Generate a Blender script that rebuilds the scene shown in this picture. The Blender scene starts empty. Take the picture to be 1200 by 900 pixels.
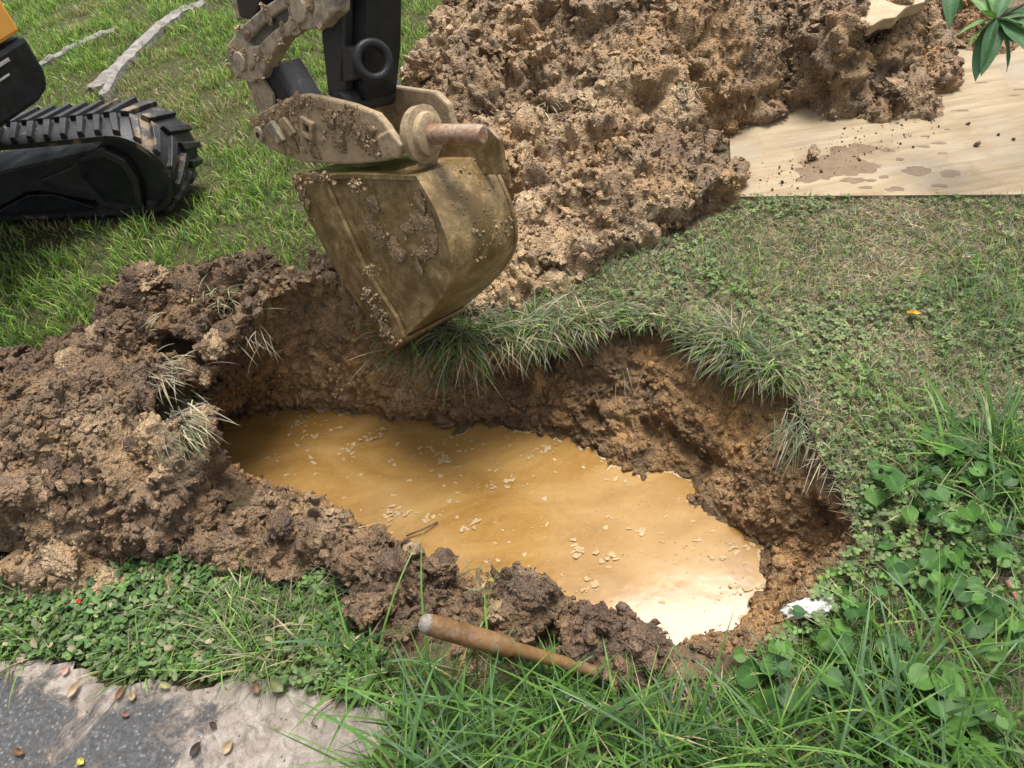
import bpy, bmesh, math, random
import numpy as np
from mathutils import Vector, Matrix

random.seed(7)
rng = np.random.default_rng(7)
R = math.radians
scene = bpy.context.scene
col = scene.collection

# ------------------------------------------------------------------ camera
PITCH, ROLL, FPX, CAMZ = R(47), R(10), 890.0, 1.6
cam_data = bpy.data.cameras.new('camera')
cam = bpy.data.objects.new('camera', cam_data)
col.objects.link(cam)
cam_data.sensor_width = 36.0
cam_data.lens = 36.0 * FPX / 1200.0
cam_data.clip_start, cam_data.clip_end = 0.05, 500
cam.matrix_world = (Matrix.Translation((0, 0, CAMZ)) @ Matrix.Rotation(R(90) - PITCH, 4, 'X')
                    @ Matrix.Rotation(-ROLL, 4, 'Z'))
scene.camera = cam

# ------------------------------------------------------------------ light
SUN_EL, SUN_AZ = R(74), R(36)          # bright cloudy sky, strongest behind the spoil heap (azimuth from +Y to +X)
world = bpy.data.worlds.new('World')
scene.world = world
world.use_nodes = True
nt = world.node_tree
sky = nt.nodes.new('ShaderNodeTexSky')
sky.sky_type = 'NISHITA'
sky.sun_disc = False
sky.sun_elevation = SUN_EL
sky.sun_rotation = SUN_AZ
sky.air_density, sky.dust_density, sky.ozone_density = 1.0, 4.0, 1.0
hs = nt.nodes.new('ShaderNodeHueSaturation')
hs.inputs['Saturation'].default_value = 0.35
nt.links.new(sky.outputs[0], hs.inputs['Color'])
bg = nt.nodes['Background']
bg.inputs['Strength'].default_value = 0.06
nt.links.new(hs.outputs[0], bg.inputs['Color'])
sd = bpy.data.lights.new('sun', 'SUN')
sd.energy, sd.angle, sd.color = 1.5, R(26), (1.0, 0.965, 0.91)
sun = bpy.data.objects.new('sun', sd)
col.objects.link(sun)
SUN_DIR = Vector((math.cos(SUN_EL) * math.sin(SUN_AZ), math.cos(SUN_EL) * math.cos(SUN_AZ), math.sin(SUN_EL)))
sun.rotation_euler = SUN_DIR.to_track_quat('Z', 'Y').to_euler()
sun.location = SUN_DIR * 20
vs = scene.view_settings
vs.view_transform, vs.look, vs.gamma, vs.exposure = 'Standard', 'None', 1.0, 1.98
scene.cycles.max_bounces = 6
scene.cycles.diffuse_bounces = 3
scene.cycles.transparent_max_bounces = 4

# ------------------------------------------------------------------ survey: photograph pixel -> point of the place
FW = np.array([0, math.cos(PITCH), -math.sin(PITCH)])
UP = np.array([0, math.sin(PITCH), math.cos(PITCH)])
C0 = np.array([0, 0, CAMZ])
def ray(px, py):
    dx, dy = px - 600.0, py - 450.0
    x = dx * math.cos(ROLL) - dy * math.sin(ROLL)
    y = dx * math.sin(ROLL) + dy * math.cos(ROLL)
    return FW + np.array([x / FPX, 0, 0]) - y / FPX * UP
def at(px, py, z=0.0):
    d = ray(px, py)
    return C0 + d * ((z - CAMZ) / d[2])
def onplane(px, py, p0, n):
    d = ray(px, py)
    return C0 + d * (np.dot(np.asarray(p0) - C0, n) / np.dot(d, n))
def poly(pts, z=0.0):
    return np.array([at(a, b, z)[:2] for a, b in pts])

# ------------------------------------------------------------------ numpy helpers
def hsh(ix, iy, iz, seed):
    with np.errstate(over='ignore'):
        h = (ix.astype(np.int64).astype(np.uint32) * np.uint32(374761393) + iy.astype(np.int64).astype(np.uint32) * np.uint32(668265263)
             + iz.astype(np.int64).astype(np.uint32) * np.uint32(2246822519) + np.uint32((seed * 3266489917 + 12345) & 0xffffffff))
        h = (h ^ (h >> np.uint32(15))) * np.uint32(2246822519)
        h = (h ^ (h >> np.uint32(13))) * np.uint32(3266489917)
        h = h ^ (h >> np.uint32(16))
    return h.astype(np.float64) / 4294967295.0
def vnoise(P, s, seed=0):
    Q = P / s
    I = np.floor(Q); f = Q - I; f = f * f * (3 - 2 * f)
    out = 0
    for a in (0, 1):
        for b in (0, 1):
            for c in (0, 1):
                w = (f[:, 0] if a else 1 - f[:, 0]) * (f[:, 1] if b else 1 - f[:, 1]) * (f[:, 2] if c else 1 - f[:, 2])
                out = out + w * hsh(I[:, 0] + a, I[:, 1] + b, I[:, 2] + c, seed)
    return out * 2 - 1
def fbm(P, s, octs=4, seed=0, gain=0.5):
    o, a, n = 0, 1.0, 0
    for k in range(octs):
        o = o + a * vnoise(P, s, seed + k * 17); n += a
        s *= 0.5; a *= gain
    return o / n
def worley(P, s, seed=0):
    Q = P / s
    I = np.floor(Q)
    F1 = np.full(len(P), 9.0); F2 = np.full(len(P), 9.0); idr = np.zeros(len(P))
    for a in (-1, 0, 1):
        for b in (-1, 0, 1):
            for c in (-1, 0, 1):
                X, Y, Z = I[:, 0] + a, I[:, 1] + b, I[:, 2] + c
                d = np.sqrt((X + hsh(X, Y, Z, seed) - Q[:, 0]) ** 2 + (Y + hsh(X, Y, Z, seed + 1) - Q[:, 1]) ** 2
                            + (Z + hsh(X, Y, Z, seed + 2) - Q[:, 2]) ** 2)
                m = d < F1
                F2 = np.where(m, F1, np.minimum(F2, d))
                idr = np.where(m, hsh(X, Y, Z, seed + 3), idr)
                F1 = np.where(m, d, F1)
    return F1, F2, idr
def sstep(a, b, x):
    t = np.clip((x - a) / (b - a), 0, 1)
    return t * t * (3 - 2 * t)
def poly_sd(P, pg):
    """signed distance to a closed polygon, negative inside"""
    d = np.full(len(P), 1e9); ins = np.zeros(len(P), bool)
    n = len(pg)
    for i in range(n):
        a, b = pg[i], pg[(i + 1) % n]
        e = b - a; w = P - a
        t = np.clip((w @ e) / (e @ e), 0, 1)
        d = np.minimum(d, np.hypot(*(w - t[:, None] * e).T))
        c = ((a[1] > P[:, 1]) != (b[1] > P[:, 1]))
        with np.errstate(divide='ignore', invalid='ignore'):
            xs = a[0] + (P[:, 1] - a[1]) / (b[1] - a[1] + 1e-12) * e[0]
        ins ^= c & (P[:, 0] < xs)
    return np.where(ins, -d, d)
def smooth_poly(pg, it=2):
    for _ in range(it):
        q = []
        for i in range(len(pg)):
            a, b = pg[i], pg[(i + 1) % len(pg)]
            q += [a * 0.75 + b * 0.25, a * 0.25 + b * 0.75]
        pg = np.array(q)
    return pg
def P3(P2, z=0.0):
    return np.column_stack([P2, np.full(len(P2), z) if np.isscalar(z) else z])

# ------------------------------------------------------------------ object helpers
def tag(o, label=None, cat=None, group=None, kind=None):
    if label: o['label'] = label
    if cat: o['category'] = cat
    if group: o['group'] = group
    if kind: o['kind'] = kind
    return o
def empty(name, loc=(0, 0, 0), rot=(0, 0, 0)):
    o = bpy.data.objects.new(name, None)
    o.empty_display_size = 0.1
    o.location = loc; o.rotation_euler = rot
    col.objects.link(o)
    return o
def link(name, me, mat=None, parent=None):
    o = bpy.data.objects.new(name, me)
    if mat is not None and len(me.materials) == 0:
        me.materials.append(mat)
    col.objects.link(o)
    if parent is not None:
        o.parent = parent
        o.matrix_parent_inverse = parent.matrix_basis.inverted()     # vertices stay in world coordinates
    return o
def np_mesh(name, V, F, vcol=None, smooth=True):
    """V (n,3); F (m,3|4) int"""
    me = bpy.data.meshes.new(name)
    V = np.ascontiguousarray(V, dtype=np.float32); F = np.ascontiguousarray(F, dtype=np.int32)
    k = F.shape[1]
    me.vertices.add(len(V)); me.vertices.foreach_set('co', V.ravel())
    me.loops.add(F.size); me.loops.foreach_set('vertex_index', F.ravel())
    me.polygons.add(len(F))
    me.polygons.foreach_set('loop_start', np.arange(0, F.size, k, dtype=np.int32))
    me.polygons.foreach_set('use_smooth', np.full(len(F), smooth, dtype=bool))
    me.update(calc_edges=True)
    if vcol is not None:
        a = me.color_attributes.new('col', 'FLOAT_COLOR', 'POINT')
        c = np.ones((len(V), 4), np.float32); c[:, :3] = vcol
        a.data.foreach_set('color', c.ravel())
    return me
def py_mesh(name, V, F, smooth=False):
    me = bpy.data.meshes.new(name)
    me.from_pydata([tuple(map(float, v)) for v in V], [], F)
    if smooth:
        me.polygons.foreach_set('use_smooth', [True] * len(me.polygons))
    me.update()
    bm = bmesh.new(); bm.from_mesh(me); bmesh.ops.recalc_face_normals(bm, faces=bm.faces); bm.to_mesh(me); bm.free()
    return me
class MB:
    """collects shapes for one mesh"""
    def __init__(s): s.V = []; s.F = []
    def add(s, V, F):
        b = len(s.V); s.V += [np.asarray(v, float) for v in V]; s.F += [[i + b for i in f] for f in F]; return s
    def prism(s, pts, off):
        n = len(pts); off = np.asarray(off, float)
        V = [np.asarray(p, float) for p in pts] + [np.asarray(p, float) + off for p in pts]
        F = [list(range(n))[::-1], list(range(n, 2 * n))] + [[i, (i + 1) % n, n + (i + 1) % n, n + i] for i in range(n)]
        return s.add(V, F)
    def strip(s, pts, off, th):
        """bent plate along pts, extruded by off, thickness th toward its right-hand side"""
        pts = [np.asarray(p, float) for p in pts]; off = np.asarray(off, float)
        inn = []
        for i, p in enumerate(pts):
            t = pts[min(i + 1, len(pts) - 1)] - pts[max(i - 1, 0)]
            nn = np.cross(t, off); nn /= np.linalg.norm(nn)
            inn.append(p + nn * th)
        n = len(pts)
        V = pts + inn + [p + off for p in pts] + [p + off for p in inn]
        F = []
        for i in range(n - 1):
            F += [[i, i + 1, 2 * n + i + 1, 2 * n + i], [n + i, 3 * n + i, 3 * n + i + 1, n + i + 1],
                  [i, n + i, n + i + 1, i + 1], [2 * n + i, 2 * n + i + 1, 3 * n + i + 1, 3 * n + i]]
        F += [[0, 2 * n, 3 * n, n], [n - 1, 2 * n - 1, 4 * n - 1, 3 * n - 1]]
        return s.add(V, F)
    def box(s, c, a, b, d):
        """centre c and three half-axis vectors"""
        c, a, b, d = [np.asarray(q, float) for q in (c, a, b, d)]
        V = [c + i * a + j * b + k * d for i in (-1, 1) for j in (-1, 1) for k in (-1, 1)]
        return s.add(V, [[0, 1, 3, 2], [4, 6, 7, 5], [0, 4, 5, 1], [2, 3, 7, 6], [0, 2, 6, 4], [1, 5, 7, 3]])
    def lathe(s, p, axis, prof, n=20):
        """prof: list of (distance along the axis, radius)"""
        p = np.asarray(p, float); ax = np.asarray(axis, float); ax = ax / np.linalg.norm(ax)
        u = np.cross(ax, (0, 0, 1.0)) if abs(ax[2]) < 0.95 else np.cross(ax, (1.0, 0, 0))
        u /= np.linalg.norm(u); v = np.cross(ax, u)
        V = []; F = []
        for t, r in prof:
            for k in range(n):
                a = 2 * math.pi * k / n
                V.append(p + ax * t + r * (math.cos(a) * u + math.sin(a) * v))
        for i in range(len(prof) - 1):
            for k in range(n):
                F.append([i * n + k, i * n + (k + 1) % n, (i + 1) * n + (k + 1) % n, (i + 1) * n + k])
        F.append(list(range(n))[::-1]); F.append([(len(prof) - 1) * n + k for k in range(n)])
        return s.add(V, F)
    def tube(s, pts, rad, n=7):
        pts = [np.asarray(p, float) for p in pts]
        V = []; F = []; u = None
        for i, p in enumerate(pts):
            t = pts[min(i + 1, len(pts) - 1)] - pts[max(i - 1, 0)]; t = t / (np.linalg.norm(t) + 1e-9)
            if u is None: u = np.cross(t, (0.3, 0.2, 0.9))
            u = u - t * np.dot(u, t); u = u / np.linalg.norm(u); v = np.cross(t, u)
            r = rad[i] if hasattr(rad, '__len__') else rad
            V += [p + r * (math.cos(2 * math.pi * k / n) * u + math.sin(2 * math.pi * k / n) * v) for k in range(n)]
        for i in range(len(pts) - 1):
            for k in range(n):
                F.append([i * n + k, i * n + (k + 1) % n, (i + 1) * n + (k + 1) % n, (i + 1) * n + k])
        F.append(list(range(n))[::-1]); F.append([(len(pts) - 1) * n + k for k in range(n)])
        return s.add(V, F)
    def torus(s, c, axis, r, t, n=28, m=10):
        ax = np.asarray(axis, float); ax /= np.linalg.norm(ax)
        u = np.cross(ax, (0, 0, 1.0)); u /= np.linalg.norm(u); v = np.cross(ax, u)
        V = []; F = []
        for i in range(n):
            a = 2 * math.pi * i / n; e = math.cos(a) * u + math.sin(a) * v
            for k in range(m):
                b = 2 * math.pi * k / m
                V.append(np.asarray(c) + e * (r + t * math.cos(b)) + ax * t * math.sin(b))
        for i in range(n):
            for k in range(m):
                F.append([i * m + k, ((i + 1) % n) * m + k, ((i + 1) % n) * m + (k + 1) % m, i * m + (k + 1) % m])
        return s.add(V, F)
    def build(s, name, mat, parent=None, smooth=False, bevel=0.0):
        o = link(name, py_mesh(name, s.V, s.F, smooth), mat, parent)
        if bevel:
            m = o.modifiers.new('bevel', 'BEVEL'); m.width = bevel; m.segments = 2; m.limit_method = 'ANGLE'; m.angle_limit = R(35)
        return o

# ------------------------------------------------------------------ materials
class NT:
    def __init__(s, name):
        s.m = bpy.data.materials.new(name); s.m.use_nodes = True
        s.t = s.m.node_tree; s.b = s.t.nodes['Principled BSDF']; s.out = s.t.nodes['Material Output']
        s.tc = s.t.nodes.new('ShaderNodeTexCoord')
    def n(s, typ, **k):
        o = s.t.nodes.new(typ)
        for a, b in k.items(): setattr(o, a, b)
        return o
    def l(s, a, b): s.t.links.new(a, b)
    def noise(s, scale, detail=4, rough=0.6, vec=None, dist=0.0):
        o = s.n('ShaderNodeTexNoise'); o.inputs['Scale'].default_value = scale; o.inputs['Detail'].default_value = detail
        o.inputs['Roughness'].default_value = rough; o.inputs['Distortion'].default_value = dist
        s.l(vec or s.tc.outputs['Object'], o.inputs['Vector']); return o.outputs['Fac']
    def vor(s, scale, feature='F1', vec=None):
        o = s.n('ShaderNodeTexVoronoi'); o.feature = feature; o.inputs['Scale'].default_value = scale
        s.l(vec or s.tc.outputs['Object'], o.inputs['Vector']); return o.outputs['Distance']
    def ramp(s, fac, stops, interp='LINEAR'):
        o = s.n('ShaderNodeValToRGB'); s.l(fac, o.inputs['Fac']); e = o.color_ramp.elements; o.color_ramp.interpolation = interp
        while len(e) < len(stops): e.new(0.5)
        for x, (p, c) in zip(e, stops):
            x.position = p; x.color = (*c, 1) if hasattr(c, '__len__') else (c, c, c, 1)
        return o.outputs['Color']
    def mix(s, fac, a, b, mode='MIX'):
        o = s.n('ShaderNodeMix', data_type='RGBA', blend_type=mode)
        for j, v in ((0, fac), (6, a), (7, b)):
            sock = o.inputs[j]
            if hasattr(v, 'links'): s.l(v, sock)
            elif hasattr(v, '__len__'): sock.default_value = (*v, 1)
            else: sock.default_value = v if j == 0 else (v, v, v, 1)
        return o.outputs[2]
    def math(s, op, a, b=0.0, clamp=False):
        o = s.n('ShaderNodeMath', operation=op, use_clamp=clamp)
        for sock, v in ((o.inputs[0], a), (o.inputs[1], b)):
            if hasattr(v, 'links'): s.l(v, sock)
            else: sock.default_value = v
        return o.outputs[0]
    def attr(s, name='col'):
        o = s.n('ShaderNodeAttribute'); o.attribute_name = name; return o.outputs['Color']
    def bump(s, h, strength=0.5, dist=0.01, prev=None):
        o = s.n('ShaderNodeBump'); o.inputs['Strength'].default_value = strength; o.inputs['Distance'].default_value = dist
        s.l(h, o.inputs['Height'])
        if prev is not None: s.l(prev, o.inputs['Normal'])
        return o.outputs['Normal']
    def set(s, color=None, rough=None, normal=None, spec=None, metal=None):
        for nm, v in (('Base Color', color), ('Roughness', rough), ('Normal', normal), ('Specular IOR Level', spec), ('Metallic', metal)):
            if v is None: continue
            if hasattr(v, 'links'): s.l(v, s.b.inputs[nm])
            elif hasattr(v, '__len__'): s.b.inputs[nm].default_value = (*v, 1)
            else: s.b.inputs[nm].default_value = v
        return s.m

def mat_soil(name='soil', k=1.0):
    t = NT(name)
    mp = t.n('ShaderNodeMapping'); mp.inputs['Scale'].default_value = (k, k, k); t.l(t.tc.outputs['Object'], mp.inputs['Vector'])
    vec = mp.outputs[0]
    c = t.attr()
    n1 = t.noise(55, 5, 0.65, vec)
    n2 = t.noise(9, 4, 0.6, vec)
    c = t.mix(1.0, c, t.ramp(n1, [(0.28, 0.55), (0.5, 1.0), (0.72, 1.45)]), 'MULTIPLY')
    c = t.mix(t.ramp(n2, [(0.45, 0.0), (0.7, 0.45)]), c, (0.33, 0.19, 0.075))
    v = t.vor(120, vec=vec); v2 = t.vor(260, vec=vec)
    h = t.math('ADD', t.math('MULTIPLY', v, -0.6), t.math('MULTIPLY', n1, 1.2))
    nb = t.bump(h, 0.9, 0.012)
    nb = t.bump(t.math('ADD', t.math('MULTIPLY', v2, -1.0), t.noise(400, 3, 0.6, vec)), 0.7, 0.004, nb)
    r = t.ramp(t.noise(20, 3, 0.6, vec), [(0.35, 0.40), (0.65, 0.82)])
    return t.set(c, r, nb, 0.5)
def mat_leafy(name, trans=0.35, rough=0.45, vein=False):
    t = NT(name)
    c = t.attr()
    c = t.mix(1.0, c, t.ramp(t.noise(30, 3), [(0.3, 0.75), (0.7, 1.25)]), 'MULTIPLY')
    t.set(c, rough, None, 0.28)
    tr = t.n('ShaderNodeBsdfTranslucent'); t.l(t.mix(1.0, c, (1.0, 1.15, 0.6), 'MULTIPLY'), tr.inputs['Color'])
    mx = t.n('ShaderNodeMixShader'); mx.inputs[0].default_value = trans
    t.l(t.b.outputs[0], mx.inputs[1]); t.l(tr.outputs[0], mx.inputs[2]); t.l(mx.outputs[0], t.out.inputs['Surface'])
    return t.m
def mat_plain(name, c1, c2, scale=12, rough=(0.5, 0.8), bump=0.3, bscale=80, spec=0.5, metal=0.0):
    t = NT(name)
    n = t.noise(scale, 5, 0.65)
    c = t.ramp(n, [(0.35, c1), (0.65, c2)])
    r = t.ramp(t.noise(scale * 1.7, 4), [(0.3, rough[0]), (0.7, rough[1])])
    return t.set(c, r, t.bump(t.noise(bscale, 5, 0.7), bump, 0.01), spec, metal)
def mat_mudmetal(name, base, mud1, mud2, cover=0.5, rough=0.3, scale=6):
    t = NT(name)
    n = t.noise(scale, 7, 0.62, dist=0.4); n2 = t.noise(scale * 6, 5, 0.7)
    a = t.ramp(t.math('ADD', t.math('MULTIPLY', n, 0.75), t.math('MULTIPLY', n2, 0.25)), [(cover - 0.08, 0.0), (cover + 0.08, 1.0)])
    mud = t.ramp(n2, [(0.3, mud1), (0.7, mud2)])
    c = t.mix(a, base, mud)
    rr = t.ramp(t.noise(14, 5, 0.7), [(0.3, rough), (0.7, rough + 0.35)])
    nb = t.bump(t.math('ADD', t.math('MULTIPLY', a, 0.6), t.noise(160, 4, 0.7)), 0.5, 0.004)
    return t.set(c, rr, nb, 0.5)
def mat_rubber():
    t = NT('track_rubber')
    n = t.noise(9, 6, 0.65, dist=0.3)
    g = t.ramp(t.noise(40, 4, 0.6), [(0.3, (0.007, 0.007, 0.008)), (0.7, (0.021, 0.021, 0.022))])
    c = t.mix(t.ramp(n, [(0.55, 0.0), (0.62, 0.85)]), g, (0.20, 0.145, 0.09))
    return t.set(c, t.ramp(n, [(0.3, 0.38), (0.7, 0.75)]), t.bump(t.noise(120, 4), 0.25, 0.004), 0.5)
def mat_water():
    t = NT('muddy_water')
    mp = t.n('ShaderNodeMapping'); mp.inputs['Scale'].default_value = (1.0, 2.2, 1.0); mp.inputs['Rotation'].default_value = (0, 0, 0.35)
    t.l(t.tc.outputs['Object'], mp.inputs['Vector'])
    n = t.noise(2.2, 6, 0.55, mp.outputs[0], 1.6)
    c = t.ramp(n, [(0.32, (0.195, 0.103, 0.026)), (0.5, (0.245, 0.138, 0.040)), (0.68, (0.295, 0.18, 0.062))])
    n2 = t.noise(14, 5, 0.6, mp.outputs[0], 2.5)
    c = t.mix(t.ramp(n2, [(0.56, 0.0), (0.66, 0.25)]), c, (0.34, 0.22, 0.085))
    n3 = t.noise(6.5, 7, 0.6, mp.outputs[0], 3.2)
    c = t.mix(t.ramp(n3, [(0.455, 0.0), (0.475, 0.38), (0.50, 0.0), (0.56, 0.0), (0.575, 0.28), (0.60, 0.0)]), c, (0.33, 0.215, 0.09))
    nb = t.bump(t.noise(7, 3, 0.5), 0.10, 0.01)
    nb = t.bump(t.noise(45, 3, 0.5), 0.025, 0.004, nb)
    t.b.inputs['IOR'].default_value = 1.33
    return t.set(c, 0.12, nb, 0.5)
def mat_ply():
    t = NT('plywood')
    mp = t.n('ShaderNodeMapping'); mp.inputs['Rotation'].default_value = (0, 0, R(16.5)); mp.inputs['Scale'].default_value = (1.2, 9, 1)
    t.l(t.tc.outputs['Object'], mp.inputs['Vector'])
    n = t.noise(3.0, 7, 0.65, mp.outputs[0], 0.6)
    c = t.ramp(n, [(0.3, (0.20, 0.145, 0.083)), (0.5, (0.27, 0.208, 0.128)), (0.7, (0.325, 0.265, 0.175))])
    c = t.mix(t.ramp(t.noise(2.6, 5, 0.6), [(0.52, 0.0), (0.70, 0.5)]), c, (0.23, 0.205, 0.178))
    c = t.mix(t.ramp(t.noise(5.5, 6, 0.65), [(0.54, 0.0), (0.64, 0.6)]), c, (0.21, 0.145, 0.08))
    return t.set(c, 0.7, t.bump(n, 0.12, 0.003), 0.3)
def mat_drive():
    t = NT('driveway_surface')
    g = t.ramp(t.noise(90, 5, 0.7), [(0.3, (0.024, 0.024, 0.025)), (0.55, (0.058, 0.058, 0.06)), (0.75, (0.14, 0.135, 0.13))])
    v = t.vor(75)
    g = t.mix(t.ramp(v, [(0.1, 0.45), (0.3, 0.0)]), g, (0.30, 0.28, 0.26))
    a = t.attr()
    mudm = t.math('ADD', a, t.math('MULTIPLY', t.math('SUBTRACT', t.noise(8, 9, 0.75, dist=0.6), 0.5), 2.6))
    mudm = t.ramp(mudm, [(0.30, 0.0), (0.58, 1.0)])
    mud = t.ramp(t.noise(28, 6, 0.7, dist=1.0), [(0.3, (0.10, 0.075, 0.055)), (0.48, (0.20, 0.167, 0.140)), (0.66, (0.29, 0.25, 0.215))])
    c = t.mix(mudm, g, mud)
    r = t.mix(mudm, 0.75, t.ramp(t.noise(11, 4), [(0.35, 0.25), (0.6, 0.65)]))
    h = t.math('ADD', t.math('MULTIPLY', t.noise(60, 6, 0.7), 1.0), t.math('MULTIPLY', t.noise(16, 4, 0.6, dist=1.5), t.math('MULTIPLY', mudm, 2.0)))
    return t.set(c, r, t.bump(h, 0.6, 0.011), 0.5)
def mat_ground():
    t = NT('lawn_soil')
    c = t.attr()
    c = t.mix(1.0, c, t.ramp(t.noise(70, 6, 0.7), [(0.3, 0.4), (0.5, 1.0), (0.7, 1.7)]), 'MULTIPLY')
    return t.set(c, 0.95, t.bump(t.noise(90, 6, 0.75), 0.9, 0.02), 0.15)

M_SOIL = mat_soil(); M_CLOD = mat_soil('clod_soil', 0.055)
M_GRASS = mat_leafy('grass_blade', 0.35, 0.42)
M_LEAF = mat_leafy('broad_leaf', 0.22, 0.55)
M_DRY = mat_leafy('dry_grass', 0.15, 0.8)
M_WATER = mat_water()
M_GROUND = mat_ground()
M_DRIVE = mat_drive()
M_PLY = mat_ply()
M_RUBBER = mat_rubber()
M_BUCKET = mat_mudmetal('muddy_bucket_steel', (0.105, 0.066, 0.022), (0.165, 0.106, 0.040), (0.34, 0.24, 0.12), 0.52, 0.2)
M_COUPLER = mat_mudmetal('mud_caked_steel', (0.13, 0.10, 0.065), (0.22, 0.155, 0.085), (0.40, 0.30, 0.18), 0.41, 0.5, 9)
M_LINK = mat_mudmetal('pale_mud_on_grey_steel', (0.085, 0.078, 0.07), (0.24, 0.19, 0.12), (0.42, 0.35, 0.24), 0.43, 0.5, 10)
M_WEB = mat_mudmetal('scraped_grey_steel', (0.075, 0.070, 0.062), (0.13, 0.105, 0.075), (0.22, 0.18, 0.13), 0.5, 0.4, 10)
M_ARM = mat_mudmetal('dark_arm_steel', (0.022, 0.021, 0.021), (0.06, 0.05, 0.042), (0.12, 0.10, 0.08), 0.62, 0.4, 12)
M_BLACK = mat_plain('black_paint', (0.005, 0.006, 0.007), (0.014, 0.015, 0.018), 20, (0.35, 0.6), 0.15, 80, 0.3)
M_FRAME = mat_plain('track_frame_steel', (0.008, 0.009, 0.010), (0.026, 0.026, 0.028), 7, (0.35, 0.65), 0.2)
M_YELLOW = mat_plain('yellow_paint', (0.62, 0.30, 0.045), (0.68, 0.36, 0.08), 10, (0.35, 0.5), 0.05)
M_DECAL = mat_plain('grey_decal', (0.30, 0.30, 0.30), (0.42, 0.42, 0.41), 30)
M_PIN = mat_mudmetal('rusty_pin', (0.20, 0.068, 0.028), (0.17, 0.11, 0.07), (0.32, 0.25, 0.17), 0.47, 0.35, 11)
M_WOOD = None

# ------------------------------------------------------------------ survey of the pit, heaps and lawns
ZW = -0.31                                                    # water level
WATER = poly([(228, 514), (252, 488), (320, 475), (400, 481), (480, 492), (560, 497), (622, 500), (662, 512), (690, 520), (720, 538), (770, 558),
              (815, 583), (850, 604), (885, 628), (907, 640), (893, 652), (894, 668), (902, 682), (888, 705), (872, 728), (848, 752), (780, 748), (700, 730),
              (640, 712), (560, 702), (480, 660), (420, 628), (380, 598), (325, 580), (275, 562), (238, 540)], ZW)
RIM = np.array([at(*p)[:2] for p in [(200, 508, .06), (197, 470, .15), (222, 440, .17), (262, 412, .16), (300, 388, .15), (335, 364, .13), (380, 356, .10), (430, 372, .07), (485, 396, .03), (540, 405), (600, 398), (650, 391), (700, 382),
            (760, 377), (805, 388), (845, 416), (890, 430), (925, 455), (945, 505), (965, 555), (1003, 600), (992, 650), (962, 695), (918, 738),
            (860, 764), (800, 765), (740, 748), (690, 727), (640, 716), (600, 706), (550, 692), (500, 668), (450, 643), (410, 616), (370, 594), (318, 574),
            (262, 556), (218, 536)]])
RIM_S = smooth_poly(RIM); WATER_S = smooth_poly(WATER)
DRIVE = poly([(-300, 765), (20, 765), (95, 768), (135, 790), (210, 792), (300, 790), (355, 802), (425, 822), (482, 836), (470, 870), (430, 905), (420, 960),
              (430, 1100), (-500, 1100)])
E_PLY = np.array([0.958, -0.287]); N_PLY = np.array([0.287, 0.958])
A_PLY = at(858, 231, 0.02)[:2]
PLY = np.array([A_PLY, A_PLY + E_PLY * 1.35, A_PLY + E_PLY * 1.35 + N_PLY * 1.22, A_PLY + N_PLY * 1.22])

def blobs(lst):
    out = []
    for b in lst:
        p = at(b[0], b[1], b[2]); out.append((p[0], p[1], b[2], b[3]))
    return out
LEFT = blobs([(-60, 470, .24, .26), (30, 432, .20, .22), (60, 475, .22, .24), (-30, 520, .20, .20), (85, 405, .22, .22), (130, 368, .26, .22), (175, 335, .28, .20),
              (240, 328, .27, .21), (300, 318, .25, .20), (350, 318, .22, .20), (395, 345, .18, .22), (435, 378, .12, .18), (125, 450, .29, .23),
              (150, 505, .26, .17), (85, 525, .24, .19), (20, 560, .15, .14), (190, 545, .18, .13), (55, 588, .12, .10), (135, 580, .17, .13), (228, 582, .11, .10),
              (292, 604, .09, .09), (348, 618, .09, .09), (250, 612, .09, .09), (400, 632, .11, .10), (440, 657, .10, .10), (490, 668, .08, .10), (180, 605, .09, .09),
              (515, 650, .06, .08), (468, 722, .06, .085), (540, 715, .03, .09), (600, 735, .04, .10), (612, 683, .13, .085), (655, 730, .05, .09), (700, 735, .07, .085),
              (750, 750, .065, .085), (800, 768, .04, .08), (650, 758, .03, .09), (835, 765, .03, .06), (60, 632, .07, .075), (330, 642, .06, .08), (420, 690, .05, .08),
              (85, 662, .05, .07), (480, 395, .08, .14), (300, 362, .2, .15), (250, 385, .2, .13), (385, 348, .14, .14), (205, 425, .2, .10), (435, 372, .1, .12), (70, 632, .11, .11), (20, 596, .14, .13), (110, 650, .06, .07), (300, 628, .08, .09), (390, 676, .06, .08), (200, 628, .06, .07), (302, 580, .06, .085), (262, 566, .07, .075), (342, 596, .06, .075)])
BACK = blobs([(505, 392, .04, .12), (555, 345, .06, .15), (600, 310, .07, .17), (650, 270, .10, .18), (690, 268, .07, .13), (590, 235, .14, .24), (535, 110, .12, .26), (600, 150, .22, .3),
              (680, 180, .21, .28), (740, 215, .13, .17), (762, 205, .10, .095), (800, 206, .07, .06), (735, 130, .29, .32), (640, 60, .33, .42), (735, 55, .38, .31),
              (795, 65, .24, .15), (782, 140, .13, .10), (905, 50, .19, .12), (860, 40, .25, .14), (985, 40, .27, .165), (1048, 45, .21, .125), (955, 115, .07, .07), (866, 112, .07, .06),
              (1035, 120, .06, .085), (1070, 108, .07, .085), (1100, 70, .11, .10), (1150, 40, .05, .12), (1210, 25, .05, .14), (700, -60, .55, .6), (810, -60, .55, .38),
              (980, -60, .45, .34), (590, 0, .30, .38), (560, 40, .22, .32), (1100, -60, .3, .25), (1092, 15, .2, .14)])
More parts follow.
